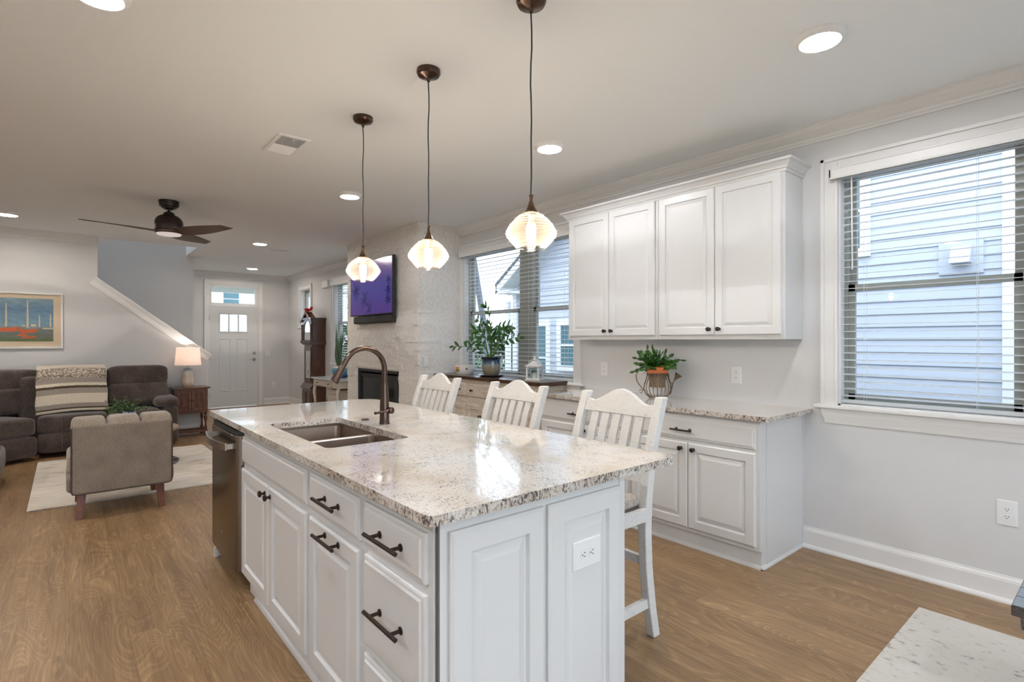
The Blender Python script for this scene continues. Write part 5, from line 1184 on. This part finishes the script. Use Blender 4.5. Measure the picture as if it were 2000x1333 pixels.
ac = thing('armchair', 'tan tweed armchair with channelled back seen from behind', 'armchair', (0.35, 5.5, 0))
q = MB(); ox = []
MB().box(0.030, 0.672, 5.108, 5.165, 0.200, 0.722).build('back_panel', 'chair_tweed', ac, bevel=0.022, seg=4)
for k in range(3):
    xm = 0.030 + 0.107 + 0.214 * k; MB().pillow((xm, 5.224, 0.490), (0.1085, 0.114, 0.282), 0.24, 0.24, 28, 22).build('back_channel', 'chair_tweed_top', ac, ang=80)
MB().box(0.004, 0.695, 5.20, 5.84, 0.200, 0.330).build('seat_base', 'chair_tweed', ac, bevel=0.03, seg=4)
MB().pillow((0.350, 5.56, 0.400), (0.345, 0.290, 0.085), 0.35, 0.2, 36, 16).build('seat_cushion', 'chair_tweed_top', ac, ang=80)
pp_ = [(0.034, 5.112, 0.22), (0.034, 5.112, 0.70)]
q = MB(); q.tube([(0.033, 5.112, 0.70), (0.033, 5.112, 0.235), (0.040, 5.112, 0.212), (0.065, 5.112, 0.204), (0.637, 5.112, 0.204), (0.662, 5.112, 0.212), (0.669, 5.112, 0.235), (0.669, 5.112, 0.70)], 0.005, 8); q.build('piping', 'chair_piping', ac)
for x, y, sx, sy in ((0.085, 5.20, -1, -1), (0.605, 5.20, 1, -1), (0.085, 5.74, -1, 1), (0.605, 5.74, 1, 1)):
    w1, w2 = 0.028, 0.021; zl = 0.0122 if sy > 0 else 0.0; tx_, ty_ = x - sx * 0.012, y - sy * 0.012; bx_, by_ = x + sx * 0.004, y + sy * 0.004
    MB().add([(bx_ - w2, by_ - w2, zl), (bx_ + w2, by_ - w2, zl), (bx_ + w2, by_ + w2, zl), (bx_ - w2, by_ + w2, zl), (tx_ - w1, ty_ - w1, .202), (tx_ + w1, ty_ - w1, .202), (tx_ + w1, ty_ + w1, .202), (tx_ - w1, ty_ + w1, .202)],
             [(0, 3, 2, 1), (4, 5, 6, 7), (0, 1, 5, 4), (1, 2, 6, 5), (2, 3, 7, 6), (3, 0, 4, 7)]).build('leg', 'leg_cherry', ac, bevel=0.003)
tag(MB().box(-0.235, 1.365, 5.655, 7.865, 0.0, 0.012).build('area_rug', 'rug_striped', None, bevel=0.003), 'striped cream and grey area rug under the armchair', 'rug')
tag(MB().box(0.6, 3.305, -1.3, 0.728, 0.0, 0.010).build('area_rug', 'rug_cream', None, bevel=0.003), 'cream rug with faint grey marks at the lower right corner', 'rug')
rt = thing('round_table', 'low round table behind the armchair carrying the blue and white pot', 'coffee table', (0.55, 7.02, 0.012))
MB().lathe([(0, 0.012), (0.42, 0.012), (0.43, 0.018), (0.43, 0.030), (0.415, 0.036), (0, 0.036)], (0.55, 7.02, 0), 56).build('base', 'bench_dark', rt)
MB().lathe([(0.36, 0.030), (0.372, 0.031), (0.372, 0.036), (0.36, 0.040), (0, 0.041)], (0.55, 7.02, 0), 48).build('base_inlay', 'table_tan', rt)
MB().lathe([(0.12, 0.036), (0.07, 0.08), (0.055, 0.2), (0.08, 0.34), (0.13, 0.372)], (0.55, 7.02, 0), 32).build('pedestal', 'bench_dark', rt)
MB().lathe([(0, 0.372), (0.40, 0.372), (0.425, 0.378), (0.43, 0.390), (0.43, 0.404), (0.42, 0.412), (0, 0.412)], (0.55, 7.02, 0), 56).build('table_top', 'table_tan', rt)
bp = thing('potted_plant', 'small bushy green plant in a blue and white china pot behind the armchair', 'potted plant', (0.515, 7.12, 0.412))
MB().lathe([(0, 0), (0.070, 0), (0.076, 0.01), (0.084, 0.07), (0.083, 0.14), (0.088, 0.182), (0.088, 0.188), (0.080, 0.188), (0.078, 0.15), (0, 0.15)], (0.515, 7.12, 0.4125), 36).build('pot', 'china_blue', bp)
rr = random.Random(8); lv = MB(); st_ = MB()
for k in range(64):
    a = rr.uniform(0, 2 * PI); el = rr.uniform(0.35, 1.4); L = rr.uniform(.10, .25); p0 = Vector((0.515 + 0.03 * math.cos(a), 7.12 + 0.03 * math.sin(a), 0.57)); d = Vector((math.cos(a) * math.cos(el) - 0.35, math.sin(a) * math.cos(el) - .1, math.sin(el))).normalized()
    pts = [p0 + d * (L * i / 6) + Vector((0, 0, -0.05 * (i / 6) ** 2 * L / .2)) for i in range(7)]; st_.tube(pts, 0.0013, 4)
    for i in range(2, 7):
        for s_ in (0, 1): lv.leaf(pts[i], (rr.uniform(-1, 1), rr.uniform(-1, 1), rr.uniform(-.2, 1)), (0, 0, 1), rr.uniform(.018, .03), .016, .1, 3)
st_.build('stems', 'stem_green', bp); lv.build('leaves', 'leaf_small', bp, ang=60)

# side table with lamp
ET = thing('side_table', 'brown carved oak cabinet table on turned legs between sofa and stair wall end', 'side table', (1.36, 8.76, 0))
ex0, ex1, ey0, ey1 = 1.150, 1.560, 8.610, 8.920
MB().box(ex0 - 0.02, ex1 + 0.03, ey0 - 0.025, ey1, 0.678, 0.700).build('table_top', 'oak_brown', ET, bevel=0.006)
MB().box(ex0, ex1, ey0, ey1, 0.335, 0.678).build('body', 'oak_brown', ET, bevel=0.003)
xm = (ex0 + ex1) / 2
for a, b_, kx in ((ex0 + 0.03, xm - 0.003, xm - 0.022), (xm + 0.003, ex1 - 0.03, xm + 0.022)):
    d = MB().rings((a, ey0, 0.362), (1, 0, 0), (0, 0, 1), NY, b_ - a, 0.285, [(0, 0), (0, 0.010), (0.003, 0.012), (0.032, 0.012), (0.038, 0.003), (0.055, 0.003), (0.062, 0.007)]).build('door', 'oak_brown', ET, ang=15)
    knob((kx, ey0 - 0.012, 0.515), d, n=NY, r=0.010)
LEG = [(0.016, 0), (0.022, 0.012), (0.022, 0.05), (0.013, 0.058), (0.024, 0.10), (0.014, 0.150), (0.012, 0.19), (0.019, 0.225), (0.024, 0.262), (0.013, 0.30), (0.022, 0.308), (0.022, 0.336)]
for x in (ex0 + .025, ex1 - .025):
    for y in (ey0 + .025, ey1 - .025): MB().lathe(LEG, (x, y, 0), 16).build('leg', 'oak_brown', ET)
q = MB()
for y in (ey0 + .025, ey1 - .025): q.box(ex0, ex1, y - .014, y + .014, 0.055, 0.088)
for x in (ex0 + .025, ex1 - .025): q.box(x - .014, x + .014, ey0, ey1, 0.055, 0.088)
q.build('stretcher', 'oak_brown', ET, bevel=0.002)
TLX, TLY = 1.335, 8.745
tl = thing('table_lamp', 'lit table lamp with white drum shade and banded ceramic base', 'table lamp', (TLX, TLY, 0.70))
MB().lathe([(0, 0), (0.058, 0), (0.068, 0.012), (0.080, 0.045), (0.082, 0.08), (0.072, 0.15), (0.058, 0.225), (0.054, 0.245), (0.042, 0.258), (0.018, 0.262), (0, 0.262)], (TLX, TLY, 0.70), 36).build('lamp_base', 'lamp_ceramic', tl)
MB().lathe([(0.008, 0.26), (0.008, 0.40)], (TLX, TLY, 0.70), 12).build('lamp_stem', 'nickel', tl)
MB().lathe([(0.163, 0.312), (0.143, 0.560), (0.142, 0.560), (0.162, 0.312)], (TLX, TLY, 0.70), 48).build('lamp_shade', 'shade_linen', tl)
emit('lamp_bulb', (1.0, 0.88, 0.78), 85.0)
MB().pillow((TLX, TLY, 1.14), (0.03, 0.03, 0.04), 1, 1, 16, 10).build('bulb', 'lamp_bulb', tl)
# framed print: plain generic harbour
pf = thing('framed_picture', 'white framed harbour print with orange boats on the left wall', 'picture', (-0.70, YL, 1.258)); A0, A1, B0, B1 = -1.35, -0.022, 1.258, 1.962
q = MB(); wall_y(q, YL - 0.028, YL, A0, A1, B0, B1, [(A0 + .022, A1 - .022, B0 + .022, B1 - .022)]); q.build('frame', 'trim_paint', pf, bevel=0.003)
MB().box(A0 + .02, A1 - .02, YL - 0.010, YL, B0 + .02, B1 - .02).build('mat_board', 'mat_board', pf)
ar = MB().grid(lambda u, v: (A0 + .095 + (A1 - A0 - .19) * u, YL - 0.0112, B0 + .09 + (B1 - B0 - .165) * v), 2, 2).build('print', 'print_art', pf)
q = MB(); Y_ = YL - 0.0125
for x0, z0, w_, hh in ((-0.70, 1.47, 0.28, 0.06), (-0.46, 1.455, 0.21, 0.055)): q.prism([(x0 + .03, z0), (x0 + w_ - .05, z0), (x0 + w_, z0 + hh), (x0 + w_ * .45, z0 + hh * .75), (x0, z0 + hh * .95)], 'y', Y_, Y_ + .001)
for x0, z0, w_ in ((-0.42, 1.385, 0.15), (-0.46, 1.415, 0.11)): q.prism([(x0, z0), (x0 + w_, z0 + .006), (x0 + w_ * .8, z0 + .03), (x0 + .02, z0 + .026)], 'y', Y_, Y_ + .001)
q.build('painted_boats', 'print_orange', ar, smooth=False)
q = MB()
for x0, z0, z1, w_ in ((-0.555, 1.53, 1.82, 0.010), (-0.36, 1.52, 1.86, 0.011), (-0.25, 1.53, 1.68, 0.008), (-0.145, 1.53, 1.70, 0.007)): q.prism([(x0 - w_, z0), (x0 + w_, z0), (x0 + w_ * .5, z1), (x0 - w_ * .5, z1)], 'y', Y_, Y_ + .001)
for x0, z0, w_, hh in ((-0.33, 1.535, .05, .03), (-0.42, 1.54, .04, .014), (-0.22, 1.505, .10, .012)): q.prism([(x0, z0), (x0 + w_, z0), (x0 + w_, z0 + hh), (x0, z0 + hh)], 'y', Y_, Y_ + .001)
q.build('painted_masts', 'print_pale', ar, smooth=False)

# ------------------------------------------------------------------ far corner: clock, desk, snake plant
GX, GY0, GY1 = 3.455, 9.83, 10.36
gc = thing('grandfather_clock', 'tall dark wood grandfather clock against the window wall', 'clock', (3.6, 10.1, 0)); Xb = XW - 0.002
q = MB(); q.box(GX + .01, Xb, GY0 + .01, GY1 - .01, 0, 0.47); q.box(GX - .015, Xb, GY0 - .015, GY1 + .015, 0, 0.06)
q.prism([(GX - .03, .47), (Xb, .47), (Xb, .56), (GX + .035, .56), (GX + .01, .52)], 'y', GY0 - .005, GY1 + .005); q.build('plinth', 'walnut_dark', gc, bevel=0.004)
for y in (GY0 + .06, GY0 + .30): MB().rings((GX + .01, y, .12), (0, 1, 0), (0, 0, 1), NX, .19, .30, [(0, 0), (0, .006), (.02, .001), (.04, .008)]).build('plinth_panel', 'walnut_dark', gc, ang=15)
MB().box(GX + .04, Xb, GY0 + .045, GY1 - .045, 0.54, 1.28).build('waist', 'walnut_dark', gc, bevel=0.004)
wdr = MB(); wall_x(wdr, GX + .022, GX + .040, GY0 + .09, GY1 - .09, 0.60, 1.24, [(GY0 + .14, GY1 - .14, 0.66, 1.17)]); wdr = wdr.build('waist_door', 'walnut_dark', gc, bevel=0.003)
MB().box(GX + .030, GX + .033, GY0 + .135, GY1 - .135, 0.655, 1.175).build('glass', 'mirror_glass', wdr); MB().lathe([(0, -.01), (.035, -.008), (.04, 0)], (GX + .028, 10.095, .80), 20, 'x').build('pendulum', 'nickel', gc)
q = MB(); q.prism([(GX + .03, 1.28), (Xb, 1.28), (Xb, 1.345), (GX - .03, 1.345), (GX - .02, 1.32)], 'y', GY0 - .005, GY1 + .005)
q.box(GX + .03, Xb, GY0 + .015, GY1 - .015, 1.345, 1.75); q.box(GX - .012, Xb, GY0 - .012, GY1 + .012, 1.75, 1.785); q.build('hood', 'walnut_dark', gc, bevel=0.004)
q = MB()
for y in (GY0 + .03, GY1 - .03): q.lathe([(.016, 1.345), (.016, 1.37), (.010, 1.385), (.012, 1.5), (.010, 1.62), (.017, 1.64), (.017, 1.66)], (GX, y, 0), 14)
q.build('columns', 'walnut_dark', gc)
ym = (GY0 + GY1) / 2
q = MB(); n = 14; pa = []
for i in range(n + 1): a = PI * i / n; pa.append((ym + .17 * math.cos(a), 1.58 + .15 * math.sin(a)))
q.prism([(GY1 - .04, 1.36), (GY1 - .04, 1.75), (ym, 1.84), (GY0 + .04, 1.75), (GY0 + .04, 1.36), (ym - .17, 1.36)] + pa[::-1] + [(ym + .17, 1.36)], 'x', GX + .012, GX + .028)
q.build('hood_door', 'walnut_dark', gc)
MB().prism([(ym + .17, 1.37)] + pa + [(ym - .17, 1.37)], 'x', GX + .024, GX + .030).build('dial', 'mirror_glass', gc)
q = MB()
for s_ in (1, -1):
    q.prism([(ym, 1.905), (ym + s_ * .14, 1.83), (ym + s_ * .30, 1.745), (ym + s_ * .30, 1.705), (ym + s_ * .12, 1.79), (ym, 1.865)], 'x', GX - .02, GX + .10)
q.build('pediment', 'walnut_dark', gc, bevel=0.004)
rf = thing('red_flowers', 'small bunch of red flowers standing on top of the grandfather clock', 'flowers', (3.52, 10.09, 1.90)); q = MB(); g_ = MB(); rr = random.Random(4)
for k in range(7):
    a = rr.uniform(0, 2 * PI); tip = Vector((3.50 + .045 * math.cos(a), 10.09 + .06 * math.sin(a), 1.945 + rr.uniform(-.02, .035))); g_.tube([(3.50, 10.09, 1.865), tip], .003, 5)
    for j in range(7):
        b_ = 2 * PI * j / 7; q.leaf(tip, (math.cos(b_), math.sin(b_), .5), (0, 0, 1), .058, .042, .2, 3)
    q.pillow(tip, (.024, .026, .028), .9, .9, 10, 6)
q.build('petals', 'red_petal', rf, ang=60); g_.build('stems', 'cream_petal', rf)
dk = thing('desk', 'white painted desk with a blue-grey top beside the grandfather clock', 'desk', (3.42, 8.45, 0)); HX, H0, H1 = 3.150, 7.86, 8.985
MB().box(HX, 3.70, H0, H1, .728, .752).build('desk_top', 'desk_top', dk, bevel=0.006)
MB().box(HX + .03, 3.68, H0 + .04, H1 - .04, .615, .728).build('apron', 'desk_paint', dk, bevel=0.003)
for y0, y1 in ((8.50, 8.90), (8.04, 8.40)):
    d = MB().rings((HX + .03, y0, .632), (0, 1, 0), (0, 0, 1), NX, y1 - y0, .082, [(0, 0), (0, .008), (.005, .011)]).build('drawer', 'desk_paint', dk, ang=15); knob((HX + .019, (y0 + y1) / 2, .673), d, r=.011)
for x in (HX + .055, 3.65):
    for y in (H0 + .065, H1 - .065):
        sg = -1 if x < 3.4 else 0; MB().tube([(x + sg * .0, y, .63), (x + sg * .018, y, .52), (x + sg * .004, y, .36), (x - sg * .006, y, .20), (x + sg * .004, y, .05), (x + sg * .012, y, 0)], [.026, .027, .021, .016, .015, .019], 10).build('leg', 'desk_paint', dk)
cbn = thing('file_cabinet', 'small white cabinet with dark pulls under the desk', 'cabinet', (3.4, 8.2, 0))
MB().box(3.22, 3.66, 7.99, 8.42, 0.0, 0.585).build('body', 'desk_paint', cbn, bevel=0.004); d = MB().rings((3.22, 8.01, .03), (0, 1, 0), (0, 0, 1), NX, .39, .53, [(0, 0), (0, .012), (.04, .014), (.05, .004)]).build('door', 'desk_paint', cbn, ang=15)
MB().tube([(3.20, 8.36, .42), (3.185, 8.36, .40), (3.185, 8.36, .33), (3.20, 8.36, .31)], .005, 8).build('handle', 'bronze', d)
VX, VY, VZ = 3.455, 8.44, .7525
sp_ = thing('snake_plant', 'tall snake plant in a blue and cream pot on the desk', 'potted plant', (VX, VY, VZ))
MB().lathe([(0, 0), (.085, 0), (.10, .01), (.138, .06), (.148, .11), (.138, .17), (.132, .185), (.136, .20), (.128, .20), (.12, .18), (0, .17)], (VX, VY, VZ), 36).build('pot', 'pot_blue', sp_)
MB().lathe([(0, .178), (.122, .178)], (VX, VY, VZ), 20).build('soil', 'soil', sp_)
lv = MB(); rr = random.Random(2)
for ty, tx, L, w_, oy in ((.10, -.02, .68, .095, .02), (-.10, 0, .60, .075, -.02), (-.02, -.04, .47, .085, 0), (-.06, .05, .63, .06, -.05), (.30, -.05, .30, .07, .06), (.16, -.08, .36, .075, .04), (.04, -.08, .28, .07, .02), (-.14, -.05, .40, .07, -.05), (.22, .0, .50, .02, .07), (-.35, 0, .36, .02, -.07)):
    lv.leaf((VX - .03, VY + oy, VZ + .17), (tx - .03, ty, 1), (-1, 0, 0), L, w_ * 1.25, .03, 10, .12)
lv.build('leaves', 'leaf_snake', sp_, ang=60)

# ------------------------------------------------------------------ bench corner at the lower right
bn = thing('wooden_bench', 'dark plank-topped wooden bench whose corner shows at the right edge', 'bench', (2.7, -0.5, 0.01))
q = MB(); x = 2.484
for k in range(4): q.box(x + 0.001, x + 0.099, -1.3, 0.290, 0.412, 0.450); x += 0.1
q.build('seat_planks', 'bench_dark', bn, bevel=0.004)
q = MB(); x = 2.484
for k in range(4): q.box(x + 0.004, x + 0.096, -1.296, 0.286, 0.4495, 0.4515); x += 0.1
q.build('blue_grey_top', 'bench_top', bn)  # thin blue-grey layer over the dark planks
MB().prism([(2.50, 0.412), (2.87, 0.412), (2.84, 0.355), (2.53, 0.355)], 'y', -1.27, 0.270).build('under_frame', 'bench_dark', bn, bevel=0.004)
for y in (0.14, -1.15):
    for x in (2.545, 2.80): MB().box(x - .03, x + .03, y - .03, y + .03, 0.0105, .36).build('leg', 'bench_dark', bn, bevel=0.003)
